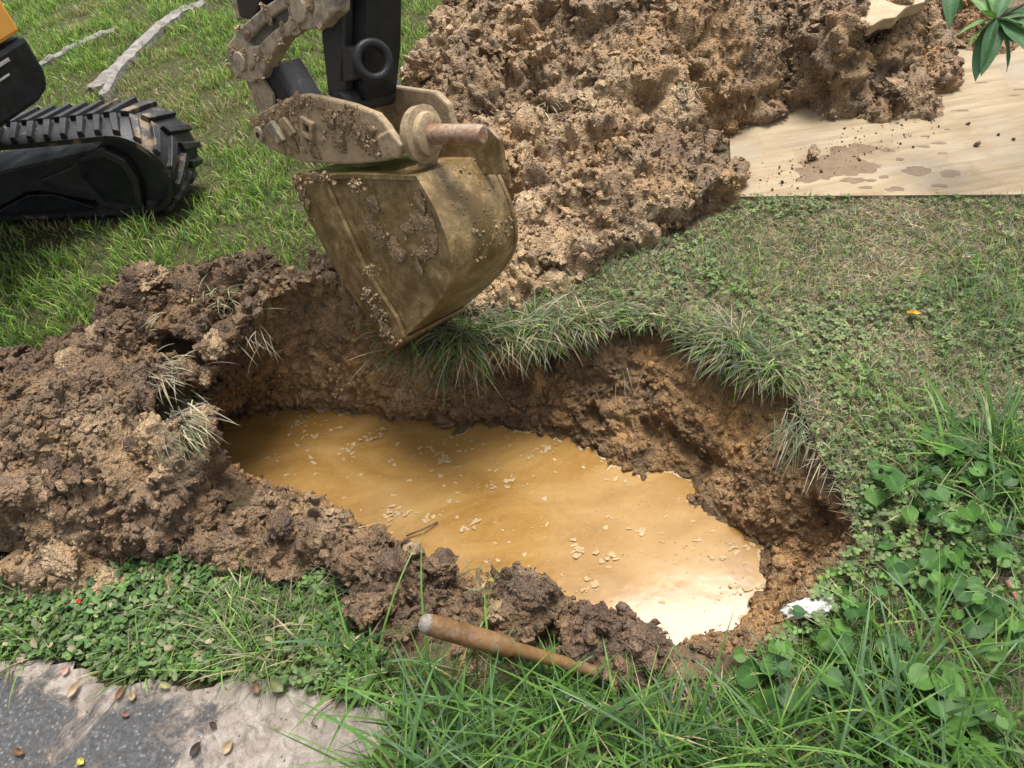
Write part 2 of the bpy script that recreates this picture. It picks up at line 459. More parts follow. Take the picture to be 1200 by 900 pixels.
def heap_h(P, bl, p=4.0, flat=1.0):
    s = np.zeros(len(P))
    wx = P + 0.06 * np.column_stack([vnoise(P3(P), 0.22, 5), vnoise(P3(P), 0.22, 6)])
    for x, y, h, r in bl:
        d2 = ((wx[:, 0] - x) ** 2 + (wx[:, 1] - y) ** 2) / (r * r * 1.5)
        s += np.where(d2 < 1, h * (1 - d2) ** flat, 0) ** p
    return s ** (1 / p)
def ground_z(P):
    return 0.018 * fbm(P3(P), 0.7, 3, 3) + 0.008 * vnoise(P3(P), 0.12, 9)
def rim_sd(P):
    w = P + 0.018 * np.column_stack([fbm(P3(P), 0.12, 3, 31), fbm(P3(P), 0.12, 3, 32)])
    return poly_sd(w, RIM_S)

def grid(xs, ys):
    X, Y = np.meshgrid(xs, ys)
    P = np.column_stack([X.ravel(), Y.ravel()])
    nx, ny = len(xs), len(ys)
    i = np.arange(ny - 1)[:, None] * nx + np.arange(nx - 1)[None, :]
    F = np.stack([i, i + 1, i + nx + 1, i + nx], -1).reshape(-1, 4)
    return P, F, nx, ny
def prune(V, F, keep, *attrs):
    F = F[keep[F].all(1)]
    used = np.zeros(len(V), bool); used[F.ravel()] = True
    idx = np.cumsum(used) - 1
    return (V[used], idx[F]) + tuple(a[used] for a in attrs)
def normals(V, nx, ny):
    G = V.reshape(ny, nx, 3)
    dx = np.gradient(G, axis=1); dy = np.gradient(G, axis=0)
    n = np.cross(dx, dy).reshape(-1, 3)
    return n / (np.linalg.norm(n, axis=1, keepdims=True) + 1e-12)

def clod_disp(V, seed=0, big=0.10, amp=1.0):
    """crumbly soil: nested lumps with sharp joints, hollows between the larger ones"""
    wv = lambda s, a, k: a * np.column_stack([fbm(V, s, 2, seed + k), fbm(V, s, 2, seed + k + 1), fbm(V, s, 2, seed + k + 2)])
    W = V + wv(0.09, 0.05, 50) + wv(0.03, 0.016, 55)
    tot = np.zeros(len(V)); idt = np.zeros(len(V))
    for s, a, k in ((big, 0.34, 0), (0.046, 0.42, 10), (0.02, 0.5, 20)):
        F1, F2, idr = worley(W, s, seed + k)
        b = 0.75 - F1
        crease = sstep(0, 0.22, F2 - F1)
        tot += s * a * ((b + 0.8 * (idr - 0.5)) * (0.3 + 0.7 * crease) - 0.15 * (1 - crease))
        if k == 10: idt = idr
    tot *= 0.55 + 0.75 * sstep(-0.25, 0.3, fbm(V, 0.28, 2, seed + 120))
    rid = 1 - np.abs(fbm(V, 0.16, 3, seed + 95)) * 2.2
    tot += 0.02 * rid - 0.075 * sstep(0.2, 0.6, vnoise(W, 0.13, seed + 97))
    tot += 0.016 * fbm(V, 0.028, 3, seed + 90)
    return tot * amp, idt

DARK = np.array([0.105, 0.066, 0.040]); BROWN = np.array([0.17, 0.108, 0.062]); TAN = np.array([0.36, 0.25, 0.142])
CLAY = np.array([0.40, 0.225, 0.08]); PALE = np.array([0.47, 0.35, 0.215])
def lerp(a, b, t): return a + (b - a) * np.asarray(t)[:, None]
def soil_col(V, base, idt, seed=0, pale=0.35, clay=0.2):
    """base (n,3): clods differ in how much topsoil or clay they hold"""
    c = base * (0.72 + 0.56 * idt)[:, None]
    n = fbm(V, 0.28, 4, seed + 200)
    c = lerp(c, PALE, np.clip((n - 0.12) * 2.5, 0, 1) * pale)
    n = fbm(V, 0.20, 4, seed + 300)
    c = lerp(c, CLAY, np.clip((n - 0.18) * 3, 0, 1) * clay)
    n = fbm(V, 0.25, 4, seed + 400)
    c = lerp(c, DARK, np.clip((n - 0.12) * 2.5, 0, 1) * 0.55)
    return c

# ------------------------------------------------------------------ pit
lo, hi = np.minimum(RIM_S.min(0), WATER_S.min(0)) - 0.15, np.maximum(RIM_S.max(0), WATER_S.max(0)) + 0.15
def resample(pg, n):
    q = np.vstack([pg, pg[:1]]); d = np.r_[0, np.cumsum(np.hypot(*np.diff(q, axis=0).T))]
    u = np.linspace(0, d[-1], n, endpoint=False)
    return np.column_stack([np.interp(u, d, q[:, 0]), np.interp(u, d, q[:, 1])])
def ring_smooth(a, k):
    w = np.hanning(k + 2)[1:-1]; w /= w.sum()
    return np.column_stack([np.convolve(np.r_[a[-k:, j], a[:, j], a[:k, j]], w, 'same')[k:-k] for j in (0, 1)])
NU, NV = 760, 96
rim_p = resample(RIM_S, NU)
wat = resample(WATER_S, 2000)
pairs = [((200, 508, .06), (228, 514)), ((335, 364, .13), (320, 475)), ((485, 396, .03), (480, 492)), ((760, 377), (720, 538)), ((945, 505), (850, 604)), ((1003, 600), (907, 640)),
         ((860, 764), (848, 752)), ((640, 716), (640, 712)), ((410, 616), (420, 628)), ((262, 556), (275, 562))]
ri = [int(((rim_p - at(*p)[:2]) ** 2).sum(1).argmin()) for p, _ in pairs]; wi = [int(((wat - at(*q, ZW)[:2]) ** 2).sum(1).argmin()) for _, q in pairs]
for k in range(1, len(ri)):
    while ri[k] < ri[k - 1]: ri[k] += NU
    while wi[k] < wi[k - 1]: wi[k] += 2000
ri.append(ri[0] + NU); wi.append(wi[0] + 2000)
uu = np.arange(ri[0], ri[0] + NU)
near = np.zeros((NU, 2)); near[uu % NU] = wat[np.round(np.interp(uu, ri, wi)).astype(int) % 2000]
near = ring_smooth(near, 25)
tg = np.roll(rim_p, -3, 0) - np.roll(rim_p, 3, 0)
area = np.sum(rim_p[:, 0] * np.roll(rim_p[:, 1], -1) - np.roll(rim_p[:, 0], -1) * rim_p[:, 1])
outd = np.column_stack([tg[:, 1], -tg[:, 0]]) * np.sign(area); outd /= np.linalg.norm(outd, axis=1, keepdims=True) + 1e-9     # away from the pit
V = np.zeros((NV, NU, 3))
z0r = np.maximum(heap_h(rim_p + outd * 0.025, LEFT, 4.0, 0.9), heap_h(rim_p + outd * 0.025, BACK, 4.0, 0.9))
z0r = ring_smooth(np.column_stack([z0r, z0r]), 9)[:, 0] * 0.9 - 0.014
turf = sstep(-0.45, -0.2, rim_p[:, 0]) * sstep(1.15, 1.35, rim_p[:, 1])          # sod overhangs the back wall
for j in range(NV):
    v = j / (NV - 1) * 1.35
    k = min(v, 1.0)
    xy = rim_p + (near - rim_p) * k + outd * (0.035 * (1 - k) ** 3 + 0.03 * turf * math.sin(min(k * 4, 1) * math.pi))[:, None] if True else 0
    if v > 1: xy = xy - outd * (v - 1) * 0.35
    V[j, :, :2] = xy
    V[j, :, 2] = z0r + (ZW - z0r) * k ** 0.85 - max(v - 1, 0) * 0.3
V[:, :, 2] += 0.035 * fbm(V.reshape(-1, 3), 0.22, 3, 61).reshape(NV, NU) * np.sin(np.clip(np.arange(NV) / (NV - 1) * 1.35, 0, 1) * math.pi)[:, None]
dx = np.roll(V, -1, 1) - np.roll(V, 1, 1); dy = np.gradient(V, axis=0)
N = np.cross(dx, dy).reshape(-1, 3); N /= np.linalg.norm(N, axis=1, keepdims=True) + 1e-12
if (N[:, :2].reshape(NV, NU, 2)[NV // 2] * -outd).sum() < 0: N = -N
V = V.reshape(-1, 3)
dsp, idt = clod_disp(V, 3, 0.075, 0.72)
PIT_V = V + N * dsp[:, None]
i = np.arange(NV - 1)[:, None] * NU; jj = np.arange(NU)[None, :]
F = np.stack([i + jj, i + (jj + 1) % NU, i + NU + (jj + 1) % NU, i + NU + jj], -1).reshape(-1, 4)
wet = sstep(0.07, 0.0, PIT_V[:, 2] - ZW)
base = np.tile([0.21, 0.122, 0.053], (len(V), 1))
base = lerp(base, DARK * 0.9, np.clip(0.45 + 1.6 * fbm(V, 0.3, 3, 71), 0, 1) * 0.7)
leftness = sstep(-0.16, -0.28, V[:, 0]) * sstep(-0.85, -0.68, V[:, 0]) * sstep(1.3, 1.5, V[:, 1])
base = lerp(base, np.array([0.44, 0.29, 0.145]), leftness * 0.9)  # tan clay band, albedo raised to stand in for light on this wall
base = lerp(base, CLAY * 1.05, sstep(0.08, 0.35, fbm(V, 0.16, 3, 75)) * 0.6)
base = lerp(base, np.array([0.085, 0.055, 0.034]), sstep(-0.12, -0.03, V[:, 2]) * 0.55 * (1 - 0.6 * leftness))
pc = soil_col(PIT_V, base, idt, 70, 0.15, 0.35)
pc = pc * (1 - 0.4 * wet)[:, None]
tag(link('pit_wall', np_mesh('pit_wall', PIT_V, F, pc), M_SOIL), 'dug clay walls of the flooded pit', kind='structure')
PIT_S = (PIT_V, pc, np.clip((PIT_V[:, 2] - ZW) * 8, 0, 1))

k0 = np.clip(z0r / (z0r - ZW), 0, 1) ** (1 / 0.85)
CUT0 = rim_p + (near - rim_p) * k0[:, None] - outd * 0.012                # where the overhung wall passes ground level
CUT0 = CUT0[::3]
# ------------------------------------------------------------------ ground sheet
def spaced(lo, hi, step, far, growth=1.22):
    a = list(np.arange(lo, hi, step)); s = step
    while a[-1] < far: s *= growth; a.append(a[-1] + s)
    s = step; b = [lo]
    while b[-1] > -far: s *= growth; b.append(b[-1] - s)
    return np.array(b[:0:-1] + a)
P, F, nx, ny = grid(spaced(-2.4, 2.2, 0.013, 70), spaced(0.4, 3.2, 0.013, 70))
sdr = rim_sd(P)
z = ground_z(P) - 0.02 * sstep(0.02, -0.02, sdr)
V = P3(P, z)
n1 = fbm(V, 0.5, 4, 11)
right = sstep(-0.4, 0.5, P[:, 0] - 0.35 * (P[:, 1] - 1.5))
gc = lerp(np.tile([0.075, 0.075, 0.032], (len(V), 1)), np.array([0.21, 0.162, 0.10]), np.clip(right * (0.75 + 0.6 * n1), 0, 1))
gc = lerp(gc, np.array([0.10, 0.066, 0.042]), sstep(0.16, 0.02, sdr) * 0.9)
V, F, gc = prune(V, F, (sdr > -0.008) & (poly_sd(P, CUT0) > 0.012), gc)
tag(link('ground', np_mesh('ground', V, F, gc), M_GROUND), 'lawn ground of brown soil and thatch round the pit', kind='structure')

# water sheet, a little wider than its outline so that the crumbled walls cut it
P, F, nx, ny = grid(np.arange(lo[0], hi[0], 0.03), np.arange(lo[1], hi[1], 0.03))
V = P3(P, ZW); k = poly_sd(P, WATER_S) < 0.14
V, F = prune(V, F, k)
tag(link('water', np_mesh('water', V, F), M_WATER), 'muddy ochre water standing in the pit', kind='structure')

# ------------------------------------------------------------------ heaps
def make_heap(bl, step, seed, base_fn, rimcut, big, amp=1.0, flat=1.0, clayblk=None):
    b = np.array(bl)
    x0, x1 = (b[:, 0] - b[:, 3] * 1.3).min(), (b[:, 0] + b[:, 3] * 1.3).max()
    y0, y1 = (b[:, 1] - b[:, 3] * 1.3).min(), (b[:, 1] + b[:, 3] * 1.3).max()
    P, F, nx, ny = grid(np.arange(x0, x1, step), np.arange(y0, y1, step))
    h = heap_h(P, bl, 4.0, flat)
    sdr = rim_sd(P)
    if rimcut is not None:
        h = h * sstep(rimcut[0], rimcut[1], sdr)
    z = ground_z(P) + h - 0.03
    z = z + np.clip(h, 0, 0.25) * 0.5 * fbm(P3(P), 0.30, 3, seed + 5)
    V = P3(P, z); N = normals(V, nx, ny)
    dsp, idt = clod_disp(V, seed, big, amp)
    D = V + N * (dsp * sstep(0.0, 0.06, h))[:, None]
    D[:, 2] -= 0.05 * (h <= 0.006)
    c = base_fn(D, h, idt)
    keep = (h > 0.004) & (sdr > -0.012)
    D, F, c, h = prune(D, F, keep, c, h)
    return D, F, c, h

def left_base(V, h, idt):
    b = np.tile(BROWN * 0.85, (len(V), 1))
    b = lerp(b, DARK, np.clip(0.5 + 1.8 * fbm(V, 0.45, 3, 501), 0, 1) * 0.85)
    b = lerp(b, TAN, sstep(0.0, 0.32, fbm(V, 0.3, 4, 505)) * 0.55)
    front = sstep(1.25, 0.95, V[:, 1]) * sstep(-0.35, -0.15, V[:, 0])
    b = lerp(b, DARK * 0.95, front * 0.8)
    nb = sstep(-0.75, -0.5, V[:, 0]) * sstep(1.55, 1.75, V[:, 1])
    b = lerp(b, TAN * 1.05, nb * 0.8)
    return soil_col(V, b, idt, 500, 0.25, 0.12)
def back_base(V, h, idt):
    b = np.tile(TAN, (len(V), 1))
    b = lerp(b, BROWN, np.clip(0.35 + 1.8 * fbm(V, 0.5, 3, 601), 0, 1) * 0.7)
    b = lerp(b, BROWN * 0.9, sstep(0.4, 0.75, V[:, 0]) * 0.65)
    b = lerp(b, CLAY * 0.95, sstep(0.1, 0.3, fbm(V, 0.3, 3, 603)) * 0.45 * sstep(0.2, 0.7, V[:, 0]))
    return soil_col(V, b, idt, 600, 0.65, 0.4)

LH = make_heap(LEFT, 0.0058, 40, left_base, None, 0.10, 1.05, 0.9)
BH = make_heap(BACK, 0.0078, 80, back_base, None, 0.12, 1.15, 0.9)

# ---- crumbs and clods
def lump(sub, seed):
    """an angular crumb: the hull of a few random points; a big one is broken up further"""
    rr = np.random.default_rng(seed + 900)
    bm = bmesh.new()
    pts = rr.normal(size=({1: 11, 2: 22}.get(sub, 16), 3)); pts /= np.linalg.norm(pts, axis=1, keepdims=True)
    pts *= rr.uniform(0.6, 1.15, (len(pts), 1)) * np.array([1.0, 0.82, 0.66])
    if sub <= 2:
        for p in pts: bm.verts.new(p)
        r = bmesh.ops.convex_hull(bm, input=bm.verts)
        bmesh.ops.delete(bm, geom=[v for v in bm.verts if not v.link_faces], context='VERTS')
        bmesh.ops.triangulate(bm, faces=bm.faces)
        bm.verts.index_update()
        V = np.array([v.co[:] for v in bm.verts]); F = np.array([[v.index for v in f.verts] for f in bm.faces]); bm.free()
        return V, F
    bmesh.ops.create_icosphere(bm, subdivisions=sub, radius=1.0)
    V = np.array([v.co[:] for v in bm.verts]); F = np.array([[v.index for v in f.verts] for f in bm.faces]); bm.free()
    pl = rr.normal(size=(14, 3)); pl /= np.linalg.norm(pl, axis=1, keepdims=True); dd = rr.uniform(0.55, 1.0, 14)
    dot = V @ pl.T
    rad = np.min(np.where(dot > 0.05, dd / np.maximum(dot, 0.05), 9), 1)
    rad = np.minimum(rad, 1.25)
    V = V * rad[:, None]
    W = V + 0.25 * np.column_stack([vnoise(V, 0.5, seed + q) for q in (5, 6, 7)])
    F1, F2, i1 = worley(W + seed, 0.55, seed + 4); G1, G2, i2 = worley(W + seed, 0.24, seed + 8)
    H1, H2, i3 = worley(W + seed, 0.13, seed + 12)
    d = 1 + 0.30 * (0.6 - F1 + 0.8 * (i1 - 0.5)) + 0.24 * (0.6 - G1 + 0.9 * (i2 - 0.5)) * sstep(0, .2, G2 - G1) + 0.14 * (0.6 - H1 + 0.9 * (i3 - 0.5)) + 0.10 * fbm(V, 0.12, 2, seed + 2)
    return V * d[:, None] * np.array([1.0, 0.85, 0.72]), F
LUMPS1 = [lump(1, s) for s in range(10)]
LUMPS2 = [lump(2, 20 + s) for s in range(12)]
LUMPS4 = [lump(5, 60 + s) for s in range(6)]
def rotm(n):
    q = rng.normal(size=(n, 4)); q /= np.linalg.norm(q, axis=1, keepdims=True)
    w, x, y, z = q.T
    return np.stack([np.stack([1 - 2 * (y * y + z * z), 2 * (x * y - z * w), 2 * (x * z + y * w)], -1),
                     np.stack([2 * (x * y + z * w), 1 - 2 * (x * x + z * z), 2 * (y * z - x * w)], -1),
                     np.stack([2 * (x * z - y * w), 2 * (y * z + x * w), 1 - 2 * (x * x + y * y)], -1)], -2)
def scatter_lumps(name, pos, rad, colr, lumps, mat, parent=None, smooth=True):
    Vs, Fs, Cs, b = [], [], [], 0
    pick = rng.integers(0, len(lumps), len(pos)); Rm = rotm(len(pos))
    for k, (LV, LF) in enumerate(lumps):
        i = np.where(pick == k)[0]
        if len(i) == 0: continue
        W = np.einsum('nij,vj->nvi', Rm[i], LV) * rad[i][:, None, None] + pos[i][:, None, :]
        Vs.append(W.reshape(-1, 3))
        Fs.append((LF[None] + (np.arange(len(i)) * len(LV))[:, None, None]).reshape(-1, 3) + b)
        Cs.append(np.repeat(colr[i], len(LV), 0)); b += len(i) * len(LV)
    o = link(name, np_mesh(name, np.concatenate(Vs), np.concatenate(Fs), np.concatenate(Cs), smooth), mat, parent)
    o['kind'] = 'stuff'
    return o
def scatter_on(name, V, c, n, r0, r1, lumps, parent, weight=None, lift=0.15, smooth=True):
    w = None if weight is None else weight / weight.sum()
    i = rng.choice(len(V), n, p=w)
    r = r0 * (r1 / r0) ** (rng.random(n) ** 1.8)
    pos = V[i] + rng.normal(size=(n, 3)) * 0.004
    pos[:, 2] += r * lift
    return scatter_lumps(name, pos, r, c[i] * rng.uniform(0.75, 1.35, (n, 1)), lumps, M_SOIL, parent, smooth)

def heap_thing(name, H, label, n1, n2, big, loc):
    e = empty(name, loc); tag(e, label, 'soil heap')
    V, F, c, h = H
    m = link('mound', np_mesh('mound', V, F, c), M_SOIL, e)
    ok = sstep(0.01, 0.05, h) * (V[:, 1] < 5.5)
    scatter_on('crumbs', V, c, n1, 0.004, 0.012, LUMPS1, e, ok, 0.2, False)
    scatter_on('crumbs', V, c, n2, 0.008, 0.028, LUMPS2, e, ok, 0.05, False)
    return e
LUMP_ME = []
for k, (LV, LF) in enumerate(LUMPS4):
    for tone, cc in (('dark', DARK), ('brown', BROWN), ('tan', TAN)):
        n = vnoise(LV * 0.7, 0.35, k)
        me = np_mesh('clod', LV, LF, cc * (1 + 0.35 * n)[:, None] * 1.1); me.materials.append(M_CLOD)
        LUMP_ME.append(me)
def clod(pos, r, tone, parent=None, k=None, squash=0.8):
    k = random.randrange(6) if k is None else k
    o = bpy.data.objects.new('clod', LUMP_ME[k * 3 + tone]); col.objects.link(o)
    o.location = tuple(pos); o.scale = (r, r * random.uniform(0.75, 1), r * squash)
    o.rotation_euler = (random.uniform(-.5, .5), random.uniform(-.5, .5), random.uniform(0, 6.28))
    if parent is not None:
        o.parent = parent; o.matrix_parent_inverse = parent.matrix_basis.inverted()
    return o
def surface_z(H, p):
    d = (H[0][:, 0] - p[0]) ** 2 + (H[0][:, 1] - p[1]) ** 2
    return H[0][d.argmin(), 2]

SOILV = np.concatenate([LH[0], BH[0], PIT_V])
_d = SOILV - C0; _z = _d @ FW; _x = _d[:, 0] / _z * FPX; _y = -(_d @ UP) / _z * FPX
SPX = 600 + _x * math.cos(ROLL) + _y * math.sin(ROLL); SPY = 450 - _x * math.sin(ROLL) + _y * math.cos(ROLL)
def snap(px, py, r=6):
    """the soil surface met first along that line of sight"""
    m = np.where((np.abs(SPX - px) < r) & (np.abs(SPY - py) < r) & (_z > 0))[0]
    if len(m) == 0: return at(px, py, 0.0)
    dd = _z[m]; k = m[dd < dd.min() + 0.06]
    return SOILV[k].mean(0)
lh = heap_thing('soil_heap', LH, 'horseshoe bank of dark crumbly soil round the left and front of the pit', 9000, 3800, 0.05, tuple(at(120, 520, 0)))
bh = heap_thing('soil_heap', BH, 'tall tan spoil heap behind the bucket and beside the plywood', 11000, 4300, 0.06, tuple(at(760, 150, 0)))
for H, e, n, r0, r1, tones in ((LH, lh, 90, .025, .07, (0, 1, 1, 2)), (BH, bh, 120, .03, .10, (1, 2, 2, 1))):
    w = sstep(0.02, 0.08, H[3]) * (H[0][:, 1] < 4.6); idx = rng.choice(len(H[0]), n, p=w / w.sum())
    for i in idx:
        r = r0 * (r1 / r0) ** (random.random() ** 1.6)
        if e is bh and H[0][i, 0] > 0.45: r *= 0.55
        clod(H[0][i] + np.array([0, 0, r * 0.1]), r, random.choice(tones), e)
rw = sstep(0.02, 0.06, BH[3]) * (BH[0][:, 0] > 0.35) * (BH[0][:, 1] < 4)
scatter_on('crumbs', BH[0], BH[2], 6000, 0.004, 0.018, LUMPS1, bh, rw, 0.15, False)
scatter_on('wall_crumbs', PIT_S[0], PIT_S[1], 4200, 0.005, 0.018, LUMPS1 + LUMPS2[:4], bpy.data.objects['pit_wall'], PIT_S[2], 0.1)

M_SLAB = mat_plain('smooth_clay', (0.30, 0.22, 0.13), (0.40, 0.31, 0.20), 14, (0.6, 0.85), 0.5, 60)
slab = [at(x, y, z) for x, y, z in [(940, -40, .36), (958, 6, .335), (972, 18, .33), (990, 14, .33), (1003, 27, .325), (1022, 30, .325), (1034, 22, .325), (1050, 20, .33), (1062, 8, .33), (1084, 2, .335), (1100, -40, .36)]]
MB().prism(slab, (0.0, 0.02, -0.05)).build('clay_slab', M_SLAB, bh, False, 0.008)

# ------------------------------------------------------------------ driveway
P, F, nx, ny = grid(np.arange(-3.2, 0.3, 0.02), np.arange(-1.2, 1.3, 0.02))
w2 = P + 0.03 * np.column_stack([fbm(P3(P), 0.1, 3, 131), fbm(P3(P), 0.1, 3, 132)])
sdd = poly_sd(w2, DRIVE)
zz = 0.012 + 0.006 * fbm(P3(P), 0.3, 3, 8) - 0.05 * sstep(-0.02, 0.01, sdd)
mudd = np.clip(0.20 + 0.75 * sstep(-0.95, -0.55, P[:, 0]) + 0.5 * sstep(-0.12, 0.0, sdd), 0, 1)
crack = np.abs((P[:, 0] - at(110, 830)[0]) * 0.86 - (P[:, 1] - at(110, 830)[1]) * 0.5 + 0.02 * fbm(P3(P), 0.1, 2, 4)) < 0.008
zz = zz - 0.008 * crack
V, F, md = prune(P3(P, zz), F, sdd < 0.0, np.tile(mudd[:, None], (1, 3)))
tag(link('driveway', np_mesh('driveway', V, F, md), M_DRIVE), 'grey mud-smeared driveway edge in the near left corner', kind='structure')

dv = V[rng.choice(len(V), 900)] + np.column_stack([rng.normal(0, .01, (900, 2)), np.zeros(900)])
scatter_lumps('grit', dv, 0.0012 + 0.004 * rng.random(900) ** 4, np.tile(BROWN, (900, 1)) * rng.uniform(.6, 1.9, (900, 1)), LUMPS1, M_SOIL, bpy.data.objects['driveway'], False)
# ------------------------------------------------------------------ plywood
ply = empty('plywood_sheet', (*A_PLY, 0)); tag(ply, 'pale mud-stained plywood sheet lying on the lawn beside the spoil heap', 'plywood')
for k, (zb, zt, ins) in enumerate(((0.004, 0.010, 0.0), (0.0103, 0.0155, 0.004), (0.0158, 0.022, 0.001))):
    q = [np.array([*(A_PLY + E_PLY * ins + N_PLY * ins), zb]), np.array([*(A_PLY + E_PLY * (1.35 - ins) + N_PLY * ins), zb]),
         np.array([*(A_PLY + E_PLY * (1.35 - ins) + N_PLY * (1.22 - ins)), zb]), np.array([*(A_PLY + E_PLY * ins + N_PLY * (1.22 - ins)), zb])]
    MB().prism(q, (0, 0, zt - zb)).build('ply', M_PLY, ply)
def blotch(px, py, rx, ry, z, seed, n=26, rough=0.35):
    """irregular flat outline round a surveyed point"""
    c = at(px, py, z); out = []
    for k in range(n):
        a = 2 * math.pi * k / n
        e = np.array([[math.cos(a) * 1.3 + seed * 7.1, math.sin(a) * 1.3, seed * 3.3]])
        r = 1 + rough * 1.4 * fbm(e, 0.9, 3, seed)[0]
        v = E_PLY * math.cos(a) * rx * r + N_PLY * math.sin(a) * ry * r
        out.append(np.array([c[0] + v[0], c[1] + v[1], z]))
    return out
M_MUD = mat_plain('thin_mud', (0.125, 0.078, 0.04), (0.17, 0.112, 0.06), 14, (0.25, 0.5), 0.25, 120)
for k, (px, py, rx, ry) in enumerate([(985, 190, .10, .09), (955, 205, .08, .05), (1010, 175, .05, .03), (1025, 195, .03, .022), (1075, 200, .045, .03), (1113, 204, .028, .022),
                                      (1040, 176, .022, .014), (1100, 168, .022, .009), (1083, 172, .02, .007), (1105, 180, .016, .006), (1048, 222, .025, .012), (1015, 220, .02, .008),
                                      (1150, 97, .02, .004), (1190, 112, .02, .005), (1125, 130, .025, .006), (1195, 105, .02, .004), (1000, 212, .035, .016), (1102, 218, .02, .01),
                                      (1055, 187, .014, .009), (1035, 208, .016, .008), (1020, 212, .02, .008), (1085, 160, .012, .004), (1110, 152, .01, .003)]):
    MB().prism(blotch(px, py, rx, ry, 0.0205, 30 + k, 44, 0.6), (0, 0, 0.00185 + 0.00004 * k)).build('mud_stain', M_MUD, ply)

pc_ = []
while len(pc_) < 340:
    f = random.random(); x = 865 + 240 * f; y = 228 - 88 * f + random.gauss(0, 14) - 6
    if y < 229: pc_.append(at(x + random.gauss(0, 8), y, 0.0235))
pc_ = np.array(pc_); k = poly_sd(pc_[:, :2], PLY) < -0.005; pc_ = pc_[k]
scatter_lumps('soil_specks', pc_, 0.0015 + 0.007 * rng.random(len(pc_)) ** 4, np.tile(DARK, (len(pc_), 1)) * rng.uniform(.8, 1.9, (len(pc_), 1)), LUMPS1, M_SOIL, ply, False)
# ------------------------------------------------------------------ excavator
exc = empty('excavator', tuple(at(60, 250, 0))); tag(exc, 'black and yellow tracked mini excavator with a muddy bucket over the pit', 'excavator')
HD = np.array([-0.976, 0.218, 0]); WD = np.array([0.218, 0.976, 0]); ZU = np.array([0, 0, 1.0])     # track heading (leftwards), across, up
T0 = np.array([*at(191, 257, 0)[:2], 0]) + HD * 0.045
RT, LT, WT = 0.168, 1.35, 0.25
def track_pt(s, t, h):
    """belt coordinate: s along the loop from the bottom front, t across, h outward"""
    r = RT + h
    s = s % (2 * LT + 2 * math.pi * RT)
    a1 = math.pi * RT
    if s < a1:
        a = -math.pi / 2 + s / RT; p = -HD * math.cos(a) * r + ZU * (math.sin(a) * r)
    elif s < a1 + LT:
        u = s - a1; sag = -0.012 * math.sin(u / LT * math.pi); p = HD * u + ZU * (r + sag)
    elif s < 2 * a1 + LT:
        a = math.pi / 2 + (s - a1 - LT) / RT; p = HD * LT - HD * math.cos(a) * r + ZU * (math.sin(a) * r)
    else:
        p = HD * (2 * LT + 2 * a1 - s) - ZU * r
    return T0 + ZU * (RT + 0.03) + p + WD * t
LOOP = 2 * LT + 2 * math.pi * RT
def make_track(shift, label=None):
    mb = MB(); n = 150; V = []; Fq = []
    for i in range(n):
        s = LOOP * i / n
        for t, h in ((0, 0.0), (0.02, 0.008), (WT - 0.02, 0.008), (WT, 0.0), (WT, -0.02), (0, -0.02)):
            V.append(track_pt(s, t, h) + shift)
    for i in range(n):
        for k in range(6):
            Fq.append([i * 6 + k, ((i + 1) % n) * 6 + k, ((i + 1) % n) * 6 + (k + 1) % 6, i * 6 + (k + 1) % 6])
    tr = mb.add(V, Fq).build('track', M_RUBBER, exc, True)
    m = tr.modifiers.new('split', 'EDGE_SPLIT'); m.split_angle = R(40)
    NL = 54; pitch = LOOP / NL
    for i in range(NL):
        for side in (0, 1):
            s0 = pitch * (i + 0.5 * side)
            a, b = (0.006, 0.118) if side == 0 else (0.128, WT - 0.004)
            sl = 0.055 if side == 0 else -0.055
            rows = 4; W = []
            for r in range(rows + 1):
                f = r / rows; t = a + (b - a) * f
                q = f if side == 1 else 1 - f
                c = s0 + 0.055 * (1 - q) ** 1.0
                wid = 0.0145 + 0.005 * (1 - q)
                hh = 0.030 - 0.006 * q
                W += [track_pt(c - wid, t, 0.004) + shift, track_pt(c - wid * 0.72, t, hh) + shift, track_pt(c + wid * 0.72, t, hh) + shift, track_pt(c + wid, t, 0.004) + shift]
            Fq = []
            for r in range(rows):
                for k in range(3): Fq.append([r * 4 + k, r * 4 + k + 1, r * 4 + k + 5, r * 4 + k + 4])
            Fq += [[0, 1, 2, 3], [rows * 4 + 3, rows * 4 + 2, rows * 4 + 1, rows * 4]]
            MB().add(W, Fq).build('tread_lug', M_RUBBER, tr, False, 0.003)
    return tr
make_track(np.zeros(3)); 
FAR_SHIFT = WD * 0.95 + HD * 1.7
mbf = MB()
n = 60; V = []; Fq = []
for i in range(n):
    for t, h in ((0, .02), (WT, .02), (WT, -0.02), (0, -0.02)): V.append(track_pt(LOOP * i / n, t, h) + FAR_SHIFT)
for i in range(n):
    for k in range(4): Fq.append([i * 4 + k, ((i + 1) % n) * 4 + k, ((i + 1) % n) * 4 + (k + 1) % 4, i * 4 + (k + 1) % 4])
mbf.add(V, Fq).build('track', M_RUBBER, exc)
